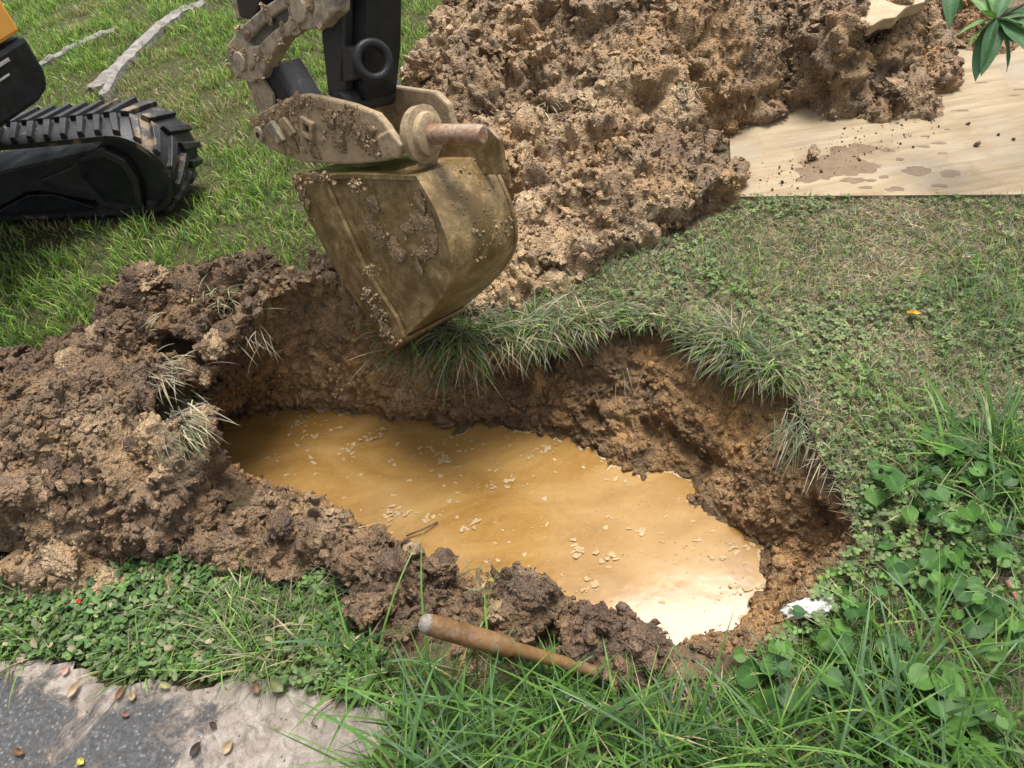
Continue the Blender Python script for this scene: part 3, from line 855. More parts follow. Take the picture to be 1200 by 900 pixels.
# side frame with its end cover, surveyed on the near face of the track
PN = T0 + WD * 0.03
def tp(px, py, o=0.0): return onplane(px, py, PN + WD * o, WD)
fr = MB().prism([tp(-160, 250), tp(-160, 235), tp(0, 202), (tp(112, 176)), tp(150, 190), tp(158, 215), tp(110, 236), tp(50, 224), tp(30, 226), tp(0, 243)], WD * 0.19).build('track_frame', M_FRAME, exc, False, 0.006)
MB().prism([tp(-160, 300), tp(-160, 262), tp(0, 246), tp(32, 229), tp(62, 228), tp(120, 246), tp(160, 250), tp(150, 262)], WD * 0.12).build('roller_guard', M_BLACK, exc, False, 0.004)
cov = MB().prism([tp(44, 212, -.02), tp(83, 196, -.02), tp(90, 186, -.02), tp(122, 176, -.02), tp(146, 188, -.02), tp(162, 212, -.02), tp(167, 243, -.02), tp(160, 250, -.02), tp(118, 243, -.02), tp(106, 228, -.02)], WD * 0.04).build('end_cover', M_FRAME, exc, False, 0.006)
MB().prism([tp(92, 192, -.023), tp(120, 184, -.023), tp(140, 194, -.023), tp(154, 216, -.023), tp(158, 240, -.023), tp(122, 236, -.023), tp(110, 222, -.023), tp(96, 208, -.023)], WD * 0.004).build('cover_plate', M_BLACK, cov)
for hx in (-0.02, 0.38, 0.78, 1.25):
    MB().lathe(T0 + HD * hx + ZU * (RT + 0.03 if hx in (-0.02, 1.25) else 0.10) + WD * 0.05, WD,
               [(0, 0.03), (0, RT * 0.86 if hx in (-0.02, 1.25) else 0.07), (0.14, RT * 0.86 if hx in (-0.02, 1.25) else 0.07), (0.14, 0.03)], 28).build('roller', M_FRAME, exc, False, 0.004)
# upper body
HC = at(66, 106, 0.52); HF = np.array([-0.43, -0.903, 0]); HN = np.array([0.903, -0.43, 0])
def house(prof, z0, z1, name, mat, bev):
    """prof: (along the front from the right corner, back from the front)"""
    return MB().prism([HC + HF * a - HN * b + ZU * (z0 - HC[2]) for a, b in prof], ZU * (z1 - z0)).build(name, mat, exc, False, bev)
def face_prism(pts, depth, name, mat, bev, parent=exc, o=0.0):
    """outline on the front face (along, height), extruded backwards"""
    return MB().prism([HC + HF * a + ZU * (b - HC[2]) + HN * o for a, b in pts], -HN * depth).build(name, mat, parent, False, bev)
HB = HC[2]
skirt = face_prism([(-0.005, HB + .195), (-0.005, HB + .07), (0.02, HB + .02), (0.08, HB), (1.15, HB), (1.15, HB + .195)], 1.05, 'lower_body', M_BLACK, 0.018)
face_prism([(0.0, HB + .205), (1.15, HB + .205), (1.15, HB + .62), (0.05, HB + .62), (0.01, HB + .56)], 1.04, 'engine_hood', M_YELLOW, 0.015)
face_prism([(0.10, HB + .155), (0.2, HB + .155), (0.2, HB + .165), (0.10, HB + .165)], 0.004, 'decal', M_DECAL, 0, skirt, 0.0025)
face_prism([(0.13, HB + .120), (0.2, HB + .120), (0.2, HB + .126), (0.13, HB + .126)], 0.004, 'decal', M_DECAL, 0, skirt, 0.0025)
MB().box(T0 + WD * 0.55 + HD * 1.75 + ZU * 0.36, HD * 0.5, WD * 0.36, ZU * 0.08).build('undercarriage', M_FRAME, exc, False, 0.01)
MB().lathe(T0 + WD * 0.6 + HD * 1.75 + ZU * 0.43, ZU, [(0, 0.1), (0, 0.3), (0.1, 0.3), (0.1, 0.1)], 32).build('slew_ring', M_FRAME, exc)

# ---- bucket, coupler, link and arm: plates square to the bucket pin axis WB
WB = np.array([0.70, 0.66, -0.27]); WB /= np.linalg.norm(WB)
TIP = C0 + ray(455, 408) * 2.16
def bp(px, py, o=0.0): return onplane(px, py, TIP + WB * o, WB)
SIDE = [(345, 206), (415, 204), (487, 206), (505, 235), (520, 268), (529, 300), (529, 328), (517, 352), (493, 378), (458, 408)]
BW = 0.255
cv = np.array(SIDE[2:], float)
for _ in range(2):
    cv = np.vstack([cv[:1]] + [np.vstack([cv[k] * .75 + cv[k + 1] * .25, cv[k] * .25 + cv[k + 1] * .75]) for k in range(len(cv) - 1)] + [cv[-1:]])
SIDE = SIDE[:2] + [tuple(p) for p in cv]
side = [bp(*p) for p in SIDE]
bucket = MB().strip(side, WB * BW, -0.011).build('bucket', M_BUCKET, exc, True)
bucket.modifiers.new('s', 'EDGE_SPLIT').split_angle = R(35)
MB().prism([bp(*p, 0.006) for p in SIDE], WB * 0.012).build('side_plate', M_BUCKET, bucket, False, 0.003)
MB().prism([p + WB * (BW - 0.02) for p in side], WB * 0.012).build('side_plate', M_BUCKET, bucket, False, 0.003)
CUT = [(341, 208), (352, 202), (377, 206), (431, 322), (464, 372), (474, 396), (455, 411), (396, 322), (364, 262)]
MB().prism([bp(*p, -0.008) for p in CUT], WB * 0.013).build('side_cutter', M_BUCKET, bucket, False, 0.003)
# cutting edge across the mouth
tp0, tp1 = bp(474, 396), bp(452, 413)
MB().prism([tp0, tp1, tp1 + (tp1 - tp0) * 0.5 + np.array([0, 0, -.004]), tp0 + np.array([0, 0, -.012])], WB * BW).build('cutting_edge', M_BUCKET, bucket, False, 0.002)
# strengthening strip over the back, ears and cross pin
a_dir = (bp(487, 206) - bp(345, 206)); a_dir /= np.linalg.norm(a_dir)
up_dir = np.cross(WB, a_dir); up_dir = up_dir if up_dir[2] > 0 else -up_dir
ear0 = bp(487, 203, 0.10)
ringc = bp(494, 157, 0.07)
pin_ax = bp(566, 158, 0.09) - ringc; pin_ax /= np.linalg.norm(pin_ax)
MB().lathe(ringc, pin_ax, [(-0.012, 0.03), (-0.012, 0.064), (0.012, 0.068), (0.016, 0.052), (0.03, 0.050), (0.034, 0.040), (0.034, 0.03)], 28).build('pin_boss', M_COUPLER, bucket, True).modifiers.new('s', 'EDGE_SPLIT').split_angle = R(35)
MB().lathe(ringc + pin_ax * 0.02, pin_ax, [(0, 0.0235), (0.155, 0.0235), (0.163, 0.018)], 24).build('pin', M_PIN, bucket, True).modifiers.new('s', 'EDGE_SPLIT').split_angle = R(35)
bk = ringc + pin_ax * 0.02
MB().prism([ringc - ZU * 0.05 - pin_ax * 0.008, ringc + pin_ax * 0.02 - ZU * 0.05, bp(500, 214, 0.09), bp(484, 202, 0.09)], WB * 0.03).build('ear', M_COUPLER, bucket, False, 0.004)
MB().prism([bp(*p, 0.20) for p in [(500, 190), (512, 153), (540, 149), (572, 150), (585, 163), (592, 205), (560, 205)]], WB * 0.015).build('ear', M_BUCKET, bucket, False, 0.004)

# coupler
CO = [(294, 148), (303, 132), (330, 118), (345, 112), (358, 110), (380, 114), (412, 122), (440, 133), (452, 147), (460, 160), (468, 172), (466, 182), (452, 189), (412, 193), (355, 191), (325, 180), (306, 168), (297, 160)]
cpl = MB().prism([bp(*p, 0.02) for p in CO], WB * 0.022).build('coupler', M_COUPLER, exc, False, 0.006)
CF = [(294, 148), (345, 112), (380, 114), (440, 124), (456, 140), (466, 175), (452, 189), (355, 191), (306, 168)]
MB().prism([bp(*p, 0.02) + WB * 0.20 + ZU * 0.0 for p in CF], WB * 0.022).build('coupler_plate', M_COUPLER, cpl, False, 0.006)
MB().strip([bp(306, 160, .04), bp(330, 178, .04), bp(360, 186, .04), bp(450, 184, .04), bp(464, 168, .04)], WB * 0.18, 0.012).build('coupler_base', M_COUPLER, cpl)
q = bp(363, 150, 0.02)
def sq(c, r, o, rot=0.6):
    return [c - WB * o + r * (math.cos(rot + k * math.pi / 2) * a_dir + math.sin(rot + k * math.pi / 2) * up_dir) for k in range(4)]
sqo, sqi = sq(q, 0.036, 0.014, .35), sq(q, 0.016, 0.014, .35)
b = MB(); V = sqo + sqi + [p + WB * 0.014 for p in sqo] + [p + WB * 0.014 for p in sqi]
b.add(V, [[k, (k + 1) % 4, 4 + (k + 1) % 4, 4 + k] for k in range(4)] + [[k, 8 + k, 8 + (k + 1) % 4, (k + 1) % 4] for k in range(4)] + [[4 + k, 4 + (k + 1) % 4, 12 + (k + 1) % 4, 12 + k] for k in range(4)])
b.build('square_boss', M_COUPLER, cpl, False, 0.003)
M_HOLE = mat_plain('dark_hole', (0.01, 0.008, 0.006), (0.03, 0.022, 0.016), 40)  # near-black colour of the flat plates drawn as holes
MB().prism(sq(q, 0.0158, 0.002, .35), WB * 0.001).build('hole', M_HOLE, cpl)
MB().lathe(bp(306, 157, 0.02) - WB * 0.012, WB, [(0, 0.008), (0, 0.021), (0.015, 0.023)], 16).build('bolt_head', M_LINK, cpl, False, 0.002)
MB().lathe(bp(306, 157, 0.02) - WB * 0.0125, WB, [(0, 0.001), (0, 0.0085), (0.001, 0.0085)], 12).build('hole', M_HOLE, cpl)
MB().prism([bp(316, 146, .02), bp(323, 140, .02), bp(338, 163, .02), bp(331, 168, .02)], -WB * 0.018).build('lug', M_LINK, cpl, False, 0.003)
MB().prism([bp(330, 140, .02), bp(336, 136, .02), bp(349, 155, .02), bp(343, 160, .02)], -WB * 0.012).build('lug', M_COUPLER, cpl, False, 0.003)
MB().prism([bp(448, 158, .02), bp(462, 150, .02), bp(478, 168, .02), bp(474, 184, .02), bp(455, 186, .02)], -WB * 0.02).build('lug', M_COUPLER, cpl, False, 0.006)

# bucket link (mud caked, curved, with a recessed web)
LO = [(392, -20), (348, -18), (308, 8), (279, 33), (265, 54), (265, 76), (277, 91), (294, 98), (306, 92), (314, 70), (328, 49), (347, 36), (374, 34), (392, 14)]
LI = [(336, 9), (316, 22), (299, 38), (290, 50), (293, 54), (302, 53), (317, 38), (335, 25), (338, 19)]
def fill_ring(outer, inner, off, name, mat, parent, bev):
    bm = bmesh.new()
    vo = [bm.verts.new(p) for p in outer]; vi = [bm.verts.new(p) for p in inner]
    eo = [bm.edges.new((vo[k], vo[(k + 1) % len(vo)])) for k in range(len(vo))]
    ei = [bm.edges.new((vi[k], vi[(k + 1) % len(vi)])) for k in range(len(vi))]
    bmesh.ops.triangle_fill(bm, edges=eo + ei, use_beauty=True)
    g = bmesh.ops.extrude_face_region(bm, geom=bm.faces[:])
    bmesh.ops.translate(bm, verts=[v for v in g['geom'] if isinstance(v, bmesh.types.BMVert)], vec=off)
    bmesh.ops.recalc_face_normals(bm, faces=bm.faces)
    me = bpy.data.meshes.new(name); bm.to_mesh(me); bm.free()
    o = link(name, me, mat, parent)
    if bev:
        m = o.modifiers.new('bevel', 'BEVEL'); m.width = bev; m.segments = 2; m.limit_method = 'ANGLE'; m.angle_limit = R(35)
    return o
lnk = fill_ring([bp(*p, 0.03) for p in LO], [bp(*p, 0.03) for p in LI], WB * 0.05, 'bucket_link', M_LINK, exc, 0.006)
MB().prism([bp(*p, 0.044) for p in [(345, 2), (312, 18), (284, 46), (286, 60), (304, 60), (320, 42), (345, 28)]], WB * 0.015).build('link_web', M_WEB, lnk)
for p, r in (((352, 11), 0.03), ((283, 72), 0.026)):
    MB().lathe(bp(*p, 0.03) - WB * 0.010, WB, [(0, 0.004), (0, r), (0.03, r)], 20).build('link_pin', M_LINK, lnk, False, 0.003)
MB().prism([bp(*p, 0.17) for p in LO], WB * 0.05).build('bucket_link', M_ARM, exc, False, 0.006)
# lower tie down to the coupler, its box darkened to stand for a shaded void
MB().prism([bp(284, 80, .06), bp(318, 74, .06), bp(345, 120, .06), bp(345, 140, .06), bp(304, 136, .06)], WB * 0.10).build('tie_void_box', M_ARM, exc, False, 0.006)
MB().prism([bp(284, 84, .045), bp(302, 86, .045), bp(318, 110, .045), bp(322, 140, .045), bp(303, 134, .045)], WB * 0.014).build('tie_plate', M_LINK, exc, False, 0.004)
# arm (dipper) rising out of the picture, and the boom back to the body
MB().prism([bp(370, -330, .07), bp(374, 20, .07), bp(384, 110, .07), bp(398, 128, .07), bp(404, 118, .07), bp(400, -330, .07)], WB * 0.03).build('arm_cheek', M_ARM, exc, False, 0.005)
arm = MB().prism([bp(392, -420, .10), bp(397, 60, .10), bp(404, 120, .10), bp(428, 118, .10), bp(432, 60, .10), bp(428, -420, .10)], WB * 0.11).build('arm', M_BLACK, exc, False, 0.006)
MB().prism([bp(300, -120, .10), bp(276, 0, .10), bp(280, 20, .10), bp(296, 24, .10), bp(304, 6, .10), bp(330, -120, .10)], WB * 0.05).build('cylinder_rod', M_FRAME, exc, False, 0.006)
MB().prism([bp(266, -60, .12), bp(270, 0, .12), bp(276, 24, .12), bp(300, 20, .12), bp(330, -60, .12)], WB * 0.06).build('cylinder_end', M_LINK, exc, False, 0.006)
MB().lathe(bp(397, 122, .05), WB, [(0, 0.01), (0, 0.03), (0.2, 0.03)], 18).build('arm_pin', M_ARM, exc)
rc = bp(437, 71, 0.085)
MB().torus(rc, np.array([0.42, -0.80, 0.42]), 0.040, 0.0125).build('lifting_ring', M_BLACK, exc, True)
MB().prism([bp(410, 50, .1), bp(424, 56, .1), bp(424, 92, .1), bp(408, 96, .1)], -WB * 0.03).build('ring_lug', M_ARM, exc, False, 0.004)
top = bp(410, -420, .15)
M_BOOM = M_YELLOW
hb = HC + HF * 0.75 + HN * 0.05 + ZU * 0.05
knee = hb * 0.55 + top * 0.45 + ZU * 0.75
mb = MB()
mb.prism([hb - ZU * 0.10, hb + ZU * 0.16, knee + ZU * 0.12, knee - ZU * 0.14 + (top - hb) * 0.03], WB * 0.12)
mb.prism([knee - ZU * 0.14, knee + ZU * 0.12, top + ZU * 0.12, top - ZU * 0.06], WB * 0.12)
mb.build('boom', M_BOOM, exc, False, 0.01)

# mud stuck to bucket, coupler and link
def stuck(px0, px1, n, o, r0, r1, parent, test=None, colr=TAN, lumps=LUMPS1 + LUMPS2, plane=bp):
    pos = []; 
    while len(pos) < n:
        x, y = random.uniform(px0[0], px1[0]), random.uniform(px0[1], px1[1])
        if test and not test(x, y): continue
        pos.append(plane(x, y, o))
    rad = r0 * (r1 / r0) ** (rng.random(n) ** 2)
    c = np.tile(colr, (n, 1)) * rng.uniform(0.75, 1.3, (n, 1))
    return scatter_lumps('stuck_mud', np.array(pos), rad, c, lumps, M_SOIL, parent, False)
def near_any(pts, r):
    return lambda x, y: any((x - a) ** 2 + (y - b) ** 2 < (r * random.random()) ** 2 for a, b in pts)
stuck((420, 220), (530, 330), 150, 0.004, .002, .007, bucket, near_any([(440, 268), (450, 278), (462, 290), (475, 275), (485, 262), (492, 300), (500, 290), (435, 240), (490, 240), (498, 262), (510, 290)], 12))
stuck((340, 198), (480, 260), 150, -0.010, .003, .011, bucket, near_any([(348, 212), (352, 222), (358, 235), (365, 212), (375, 208), (385, 213), (415, 217), (420, 220), (365, 262), (380, 270)], 10))
stuck((380, 300), (480, 405), 120, -0.012, .003, .010, bucket, near_any([(430, 345), (445, 370), (455, 390), (440, 355), (462, 400), (435, 318)], 12))
stuck((295, 112), (470, 190), 420, 0.018, .003, .012, cpl, near_any([(320, 135), (340, 125), (360, 120), (385, 135), (400, 140), (415, 150), (420, 160), (400, 165), (360, 170), (345, 165), (430, 155), (380, 160), (440, 175), (335, 170), (350, 140), (410, 130), (300, 145), (310, 140), (450, 165)], 14))
stuck((265, -5), (385, 95), 260, 0.029, .0025, .008, lnk, near_any(LO + [(360, 8), (345, 20), (300, 70), (285, 62), (275, 62)], 6), PALE)
def patch(px, py, o, r, parent, sq=0.28, tone=2):
    k = random.randrange(6); ob = bpy.data.objects.new('mud_patch', LUMP_ME[k * 3 + tone]); col.objects.link(ob)
    th = random.uniform(0, 6.28); A = Vector(a_dir * math.cos(th) + up_dir * math.sin(th)); Wv = Vector(WB); B = Wv.cross(A)
    m = Matrix((A * r, B * r * random.uniform(.6, .9), Wv * r * sq)).transposed().to_4x4(); m.translation = Vector(bp(px, py, o))
    ob.parent = parent; ob.matrix_parent_inverse = parent.matrix_basis.inverted(); ob.matrix_basis = m
for a in [(436, 268, .022), (446, 280, .02), (462, 288, .024), (478, 270, .02), (486, 258, .018), (497, 296, .022), (492, 238, .02), (500, 262, .022), (436, 239, .018), (414, 218, .014), (508, 285, .018), (470, 300, .016), (490, 310, .016)]:
    patch(a[0], a[1], 0.004, a[2] * 1.35, bucket, 0.2)
for a in [(349, 212, .022), (353, 226, .02), (360, 240, .016), (372, 209, .014), (452, 388, .022), (440, 368, .018), (430, 345, .016)]:
    patch(a[0], a[1], -0.010, a[2] * 1.1, bucket)
for a in [(312, 138, .022), (332, 126, .02), (352, 120, .018), (384, 136, .024), (402, 143, .022), (420, 157, .022), (398, 165, .022), (344, 170, .024), (366, 172, .02), (434, 150, .018), (442, 176, .014), (378, 124, .018), (332, 160, .018), (300, 150, .018)]:
    patch(a[0], a[1], 0.018, a[2] * 1.35, cpl, 0.24)
for a in [(278, 60, .020), (290, 40, .018), (314, 18, .018), (340, 4, .02), (366, 8, .022), (330, 34, .014), (306, 62, .014), (352, 26, .014), (296, 80, .016)]:
    patch(a[0], a[1], 0.030, a[2], lnk)
# clay smeared over the back plate of the bucket
pos, rad = [], []
for k in range(200):
    f = random.uniform(0.05, 0.55); g = random.random() ** 0.8
    i = int(2 + f * (len(side) - 4)); p = side[i] + (side[i + 1] - side[i]) * random.random()
    if random.random() < 0.5 and not (0.25 < g < 0.7): continue
    pos.append(p + WB * (0.02 + g * (BW - 0.03))); rad.append(0.002 + 0.008 * random.random() ** 3)
scatter_lumps('stuck_mud', np.array(pos), np.array(rad), np.tile(TAN * 0.9, (len(pos), 1)) * rng.uniform(0.6, 1.2, (len(pos), 1)), LUMPS1 + LUMPS2, M_SOIL, bucket, False)

# ------------------------------------------------------------------ vegetation
def in_poly(n, pg):
    lo, hi = pg.min(0), pg.max(0); out = []; m = 0
    while m < n:
        q = rng.uniform(lo, hi, (n * 2, 2)); q = q[poly_sd(q, pg) < 0]; out.append(q); m += len(q)
    return np.concatenate(out)[:n]
TRACK_FP = np.array([(T0 + ZU * 0 + WD * a + HD * b)[:2] for a, b in ((-0.03, -0.13), (WT + 0.02, -0.13), (WT + 0.02, 1.6), (-0.03, 1.6))])
def free(P, heap=0.012, rim=0.0, edge=-0.015):
    m = rim_sd(P) > rim
    m &= poly_sd(P, DRIVE) > edge
    m &= poly_sd(P, PLY) > 0.002
    m &= poly_sd(P, TRACK_FP) > 0
    m &= heap_h(P, LEFT, 4.0, 0.9) < heap + 0.03
    m &= heap_h(P, BACK, 4.0, 0.9) < heap + 0.03
    return m
def blades(pos, L, W, az, t0, t1, segs, cb, ct, side_tilt=None):
    """grass: each blade a tapering ribbon bending from tilt t0 to t1 (from upright)"""
    n = len(pos); d = np.column_stack([np.cos(az), np.sin(az), np.zeros(n)])
    roll = rng.uniform(-0.9, 0.9, n)
    sx = np.column_stack([-np.sin(az), np.cos(az), np.zeros(n)])
    p = pos.copy(); V = np.zeros((n, segs + 1, 2, 3)); C = np.zeros((n, segs + 1, 2, 3))
    for k in range(segs + 1):
        f = k / segs; th = t0 + (t1 - t0) * f
        nrm = np.cos(th)[:, None] * d - np.sin(th)[:, None] * np.array([0, 0, 1.0])
        s = np.cos(roll)[:, None] * sx + np.sin(roll)[:, None] * nrm
        w = W * (0.7 + 0.6 * f if f < 0.4 else 0.94) * max(1 - f ** 2.4, 0.04) * 0.5
        V[:, k, 0] = p + s * w[:, None]; V[:, k, 1] = p - s * w[:, None]
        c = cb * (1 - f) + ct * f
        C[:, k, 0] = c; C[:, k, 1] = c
        p = p + (L / segs)[:, None] * (np.sin(th)[:, None] * d + np.cos(th)[:, None] * np.array([0, 0, 1.0]))
    b = np.arange(n)[:, None] * (segs + 1) * 2 + np.arange(segs)[None, :] * 2
    F = np.stack([b, b + 1, b + 3, b + 2], -1).reshape(-1, 4)
    return V.reshape(-1, 3), F, C.reshape(-1, 3)
def joined(name, chunks, mat, label, cat=None, smooth=True):
    b = 0; Fs = []
    for V, F, C in chunks: Fs.append(F + b); b += len(V)
    o = link(name, np_mesh(name, np.concatenate([c[0] for c in chunks]), np.concatenate(Fs), np.concatenate([c[2] for c in chunks]), smooth), mat)
    return tag(o, label, cat, kind='stuff')
G1 = np.array([0.090, 0.18, 0.032]); G2 = np.array([0.215, 0.37, 0.07]); G3 = np.array([0.35, 0.43, 0.11]); GB = np.array([0.085, 0.15, 0.075])
STRAW = np.array([0.40, 0.33, 0.20]); GREY = np.array([0.25, 0.235, 0.175]); DULL = np.array([0.14, 0.17, 0.085])
def palette(n, cols, w, var=0.25):
    i = rng.choice(len(cols), n, p=np.array(w) / sum(w))
    return np.array(cols)[i] * rng.uniform(1 - var, 1 + var, (n, 1))
U = rng.uniform

# lawn left of the heap
lawn = poly([(-140, 480), (60, 430), (180, 370), (330, 355), (430, 350), (520, 140), (640, 20), (640, -60), (-140, -90)])
pl = in_poly(125000, lawn); pl = pl[free(pl, 0.04)]
n = len(pl); pz = P3(pl, ground_z(pl) - 0.004)
patch = fbm(pz, 0.55, 3, 21); clump = fbm(pz, 0.12, 2, 22)
keepm = rng.random(n) < 0.62 + 0.7 * clump
pz, patch, clump = pz[keepm], patch[keepm], clump[keepm]; n = len(pz)
L = (0.048 + 0.035 * clump + 0.02 * patch) * U(0.6, 1.45, n); L = np.clip(L, 0.02, 0.13)
ct = palette(n, [G2, G3, G1, GB, STRAW], [5, 3, 3, 2, 0.9])
dryp = np.clip(-patch * 2.2 - 0.3, 0, 1) * 0.7
ct = np.where((rng.random(n) < dryp)[:, None], palette(n, [STRAW, STRAW * 0.8, DULL], [2, 2, 1]), ct)
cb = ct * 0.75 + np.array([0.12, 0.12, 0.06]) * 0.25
joined('lawn_grass', [blades(pz, L, U(0.0035, 0.0075, n), U(0, 6.283, n), U(0.05, 0.6, n), U(0.5, 1.75, n), 3, cb, ct)], M_GRASS, 'short green lawn grass beyond the excavator bucket and bank', 'grass')

# clover lawn on the right
rl = poly([(470, 430), (545, 400), (600, 340), (690, 270), (850, 225), (1300, 225), (1320, 560), (1010, 640), (930, 480), (830, 425), (700, 385)])
q = in_poly(40000, rl); q = q[free(q, 0.02, -0.01)]; n = len(q); qz = P3(q, ground_z(q))
pt = fbm(qz, 0.35, 3, 41); bare = fbm(qz, 0.3, 3, 43)
k = rng.random(n) < 0.75 - 0.8 * np.clip(bare, -0.2, 0.8); qz, pt = qz[k], pt[k]; n = len(qz)
L = np.clip((0.035 + 0.03 * pt) * U(0.5, 1.6, n), 0.015, 0.10)
ct = palette(n, [DULL, GB, G1, G2, STRAW, GREY], [4, 1.8, 2.2, 1.8, 3.6, 3.6])
joined('short_grass', [blades(qz, L, U(0.002, 0.0042, n), U(0, 6.283, n), U(0.3, 1.1, n), U(0.9, 1.8, n), 3, ct * 0.8, ct)], M_GRASS, 'sparse worn grass right of the pit', 'grass')
q = in_poly(17000, rl); q = q[free(q, 0.02, 0.0)]; n = len(q); qz = P3(q, ground_z(q) + 0.004)
ct = palette(n, [STRAW, GREY, STRAW * 0.7, np.array([0.2, 0.13, 0.07])], [3, 3, 2, 1.5])
joined('dry_thatch', [blades(qz, U(0.02, 0.07, n), U(0.0012, 0.0026, n), U(0, 6.283, n), U(1.35, 1.6, n), U(1.4, 1.65, n), 2, ct, ct)], M_DRY, 'dead straw thatch lying among the clover', 'dry grass')

# the lawn goes on past the picture's edges
side_r = np.array([[1.35, 0.1], [3.8, 0.1], [3.8, 4.6], [2.55, 3.0], [1.9, 1.9]]); side_l = np.array([[-4.6, 1.15], [-2.2, 1.15], [-2.0, 1.9], [-2.5, 3.2], [-4.6, 5.0]])
ch = []
for pg, m_, lz in ((side_r, 21000, 0.05), (side_l, 15000, 0.055)):
    q = in_poly(m_, pg); q = q[free(q)]; n = len(q); qz = P3(q, ground_z(q)); cl = fbm(qz, 0.3, 3, 143)
    ct = palette(n, [DULL, GB, G1, G2, STRAW], [3, 2, 3, 3, 1.6])
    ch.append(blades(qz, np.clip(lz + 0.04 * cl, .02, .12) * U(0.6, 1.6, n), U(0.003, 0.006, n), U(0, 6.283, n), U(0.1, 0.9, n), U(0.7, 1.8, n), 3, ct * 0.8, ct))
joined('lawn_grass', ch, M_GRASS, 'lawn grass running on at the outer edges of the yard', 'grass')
def leaflets(pos, size, az, tilt, colr, aspect=0.95, fold=0.18):
    """small folded leaf: two quads along a midrib"""
    n = len(pos)
    d = np.column_stack([np.cos(az) * np.cos(tilt), np.sin(az) * np.cos(tilt), np.sin(tilt)])
    s = np.column_stack([-np.sin(az), np.cos(az), np.zeros(n)]); u = np.cross(d, s)
    T = np.array([[0, 0], [0.45, 0.46 * aspect], [0.9, 0.34 * aspect], [0.97, 0], [0.9, -0.34 * aspect], [0.45, -0.46 * aspect]])
    V = np.zeros((n, 6, 3))
    for k, (a, b) in enumerate(T):
        V[:, k] = pos + size[:, None] * (a * d + b * s - u * (abs(b) * -fold) - u * 0.12 * a * a)
    F = np.array([[0, 1, 2, 3], [0, 3, 4, 5]])
    F = (F[None] + (np.arange(n) * 6)[:, None, None]).reshape(-1, 4)
    C = np.repeat(colr, 6, 0)
    return V.reshape(-1, 3), F, C
def clovers(q, zlo, zhi, s0, s1, cols, w):
    n = len(q); c0 = P3(q, ground_z(q) + U(zlo, zhi, n)); a0 = U(0, 6.283, n); tb = U(-0.35, 0.35, n); sz = U(s0, s1, n); cc = palette(n, cols, w)
    out = []
    for j in range(3):
        az = a0 + j * 2.094 + U(-0.15, 0.15, n)
        out.append(leaflets(c0, sz, az, tb + U(-0.25, 0.25, n), cc * U(0.85, 1.15, (n, 1))))
    return out
CL1 = np.array([0.08, 0.122, 0.038]); CL2 = np.array([0.125, 0.17, 0.055]); CL3 = np.array([0.055, 0.092, 0.03]); CL4 = np.array([0.155, 0.17, 0.075])
q = in_poly(12500, rl); q = q[free(q, 0.02, 0.0)]
k = rng.random(len(q)) < np.clip((0.24 + 1.5 * fbm(P3(q), 0.3, 3, 47)) * (0.45 + 0.55 * sstep(0.5, 0.9, q[:, 0])), 0.02, 1); q = q[k]
joined('clover', clovers(q, 0.006, 0.03, 0.006, 0.012, [CL1, CL2, CL3, CL4], [3, 3, 2, 2]), M_LEAF, 'patchy clover covering the lawn right of the pit', 'clover')

# sod fringe hanging over the back and right rim of the pit
rp = resample(RIM_S, 3000)
fr_px = [(480, 408), (1010, 650)]
w = np.array([0.0] * 3000)
xa = rp[:, 0]
m = ((rp[:, 1] > 1.32) & (xa > -0.33)) | ((xa > 0.75) & (rp[:, 1] > 0.75))
idx = np.where(m)[0]
i = rng.choice(idx, 5200); base = rp[i]
inw = -outd[(i * NU // 3000) % NU]
off = np.abs(rng.normal(0, 0.045, len(i))) - 0.015
tuft = fbm(P3(base), 0.16, 2, 77)
k = rng.random(len(i)) < np.clip(0.6 + 1.6 * tuft + 0.5 * sstep(0.25, -0.25, base[:, 0]), 0.25, 1)
base, inw, off, tuft = base[k], inw[k], off[k], tuft[k]
base = base - inw * off[:, None]; n = len(base)
az = np.arctan2(inw[:, 1], inw[:, 0]) + rng.normal(0, 1.25, n)
big = sstep(0.35, -0.2, base[:, 0])
L = (0.05 + 0.075 * big + 0.06 * np.clip(tuft, 0, 1)) * U(0.5, 2.0, n)
ct = palette(n, [DULL, GREY, GB, STRAW, G1, G2], [4, 4, 1.5, 2.6, 2, 1])
joined('sod_fringe', [blades(P3(base, ground_z(base) + U(-0.012, 0.008, n)), L, U(0.0028, 0.006, n), az, U(0.1, 1.4, n), U(1.5, 2.9, n), 5, ct * 0.85, ct)], M_GRASS, 'long matted grass drooping over the far rim of the pit', 'grass')

# weeds and grass strip between bank and driveway
ll = poly([(-60, 640), (40, 660), (120, 645), (260, 640), (400, 680), (450, 770), (490, 840), (400, 820), (300, 795), (140, 795), (100, 775), (-60, 775)])
q = in_poly(6200, ll); q = q[free(q, 0.025, 0.0, -0.03)]; n = len(q); fl = sstep(-0.55, -0.95, q[:, 0])
k = rng.random(n) < 0.25 + 0.75 * fl; q = q[k]; n = len(q)
c = palette(n, [np.array([0.06, 0.12, 0.03]), np.array([0.09, 0.165, 0.045]), np.array([0.045, 0.09, 0.028]), np.array([0.14, 0.20, 0.075]), DULL, STRAW * .7], [3, 3, 2.4, 1, 1.2, .5])
ch = [leaflets(P3(q, ground_z(q) + U(0.004, 0.045, n)), U(0.012, 0.028, n), U(0, 6.283, n), U(-0.5, 0.75, n), c, 0.62, 0.25)]
q = in_poly(1500, ll); q = q[free(q, 0.025, 0.0)]
ch += clovers(q, 0.01, 0.04, 0.008, 0.014, [CL1, CL2, G1], [2, 3, 2])
joined('low_weeds', ch, M_LEAF, 'low leafy weeds between the bank and the driveway', 'weeds')
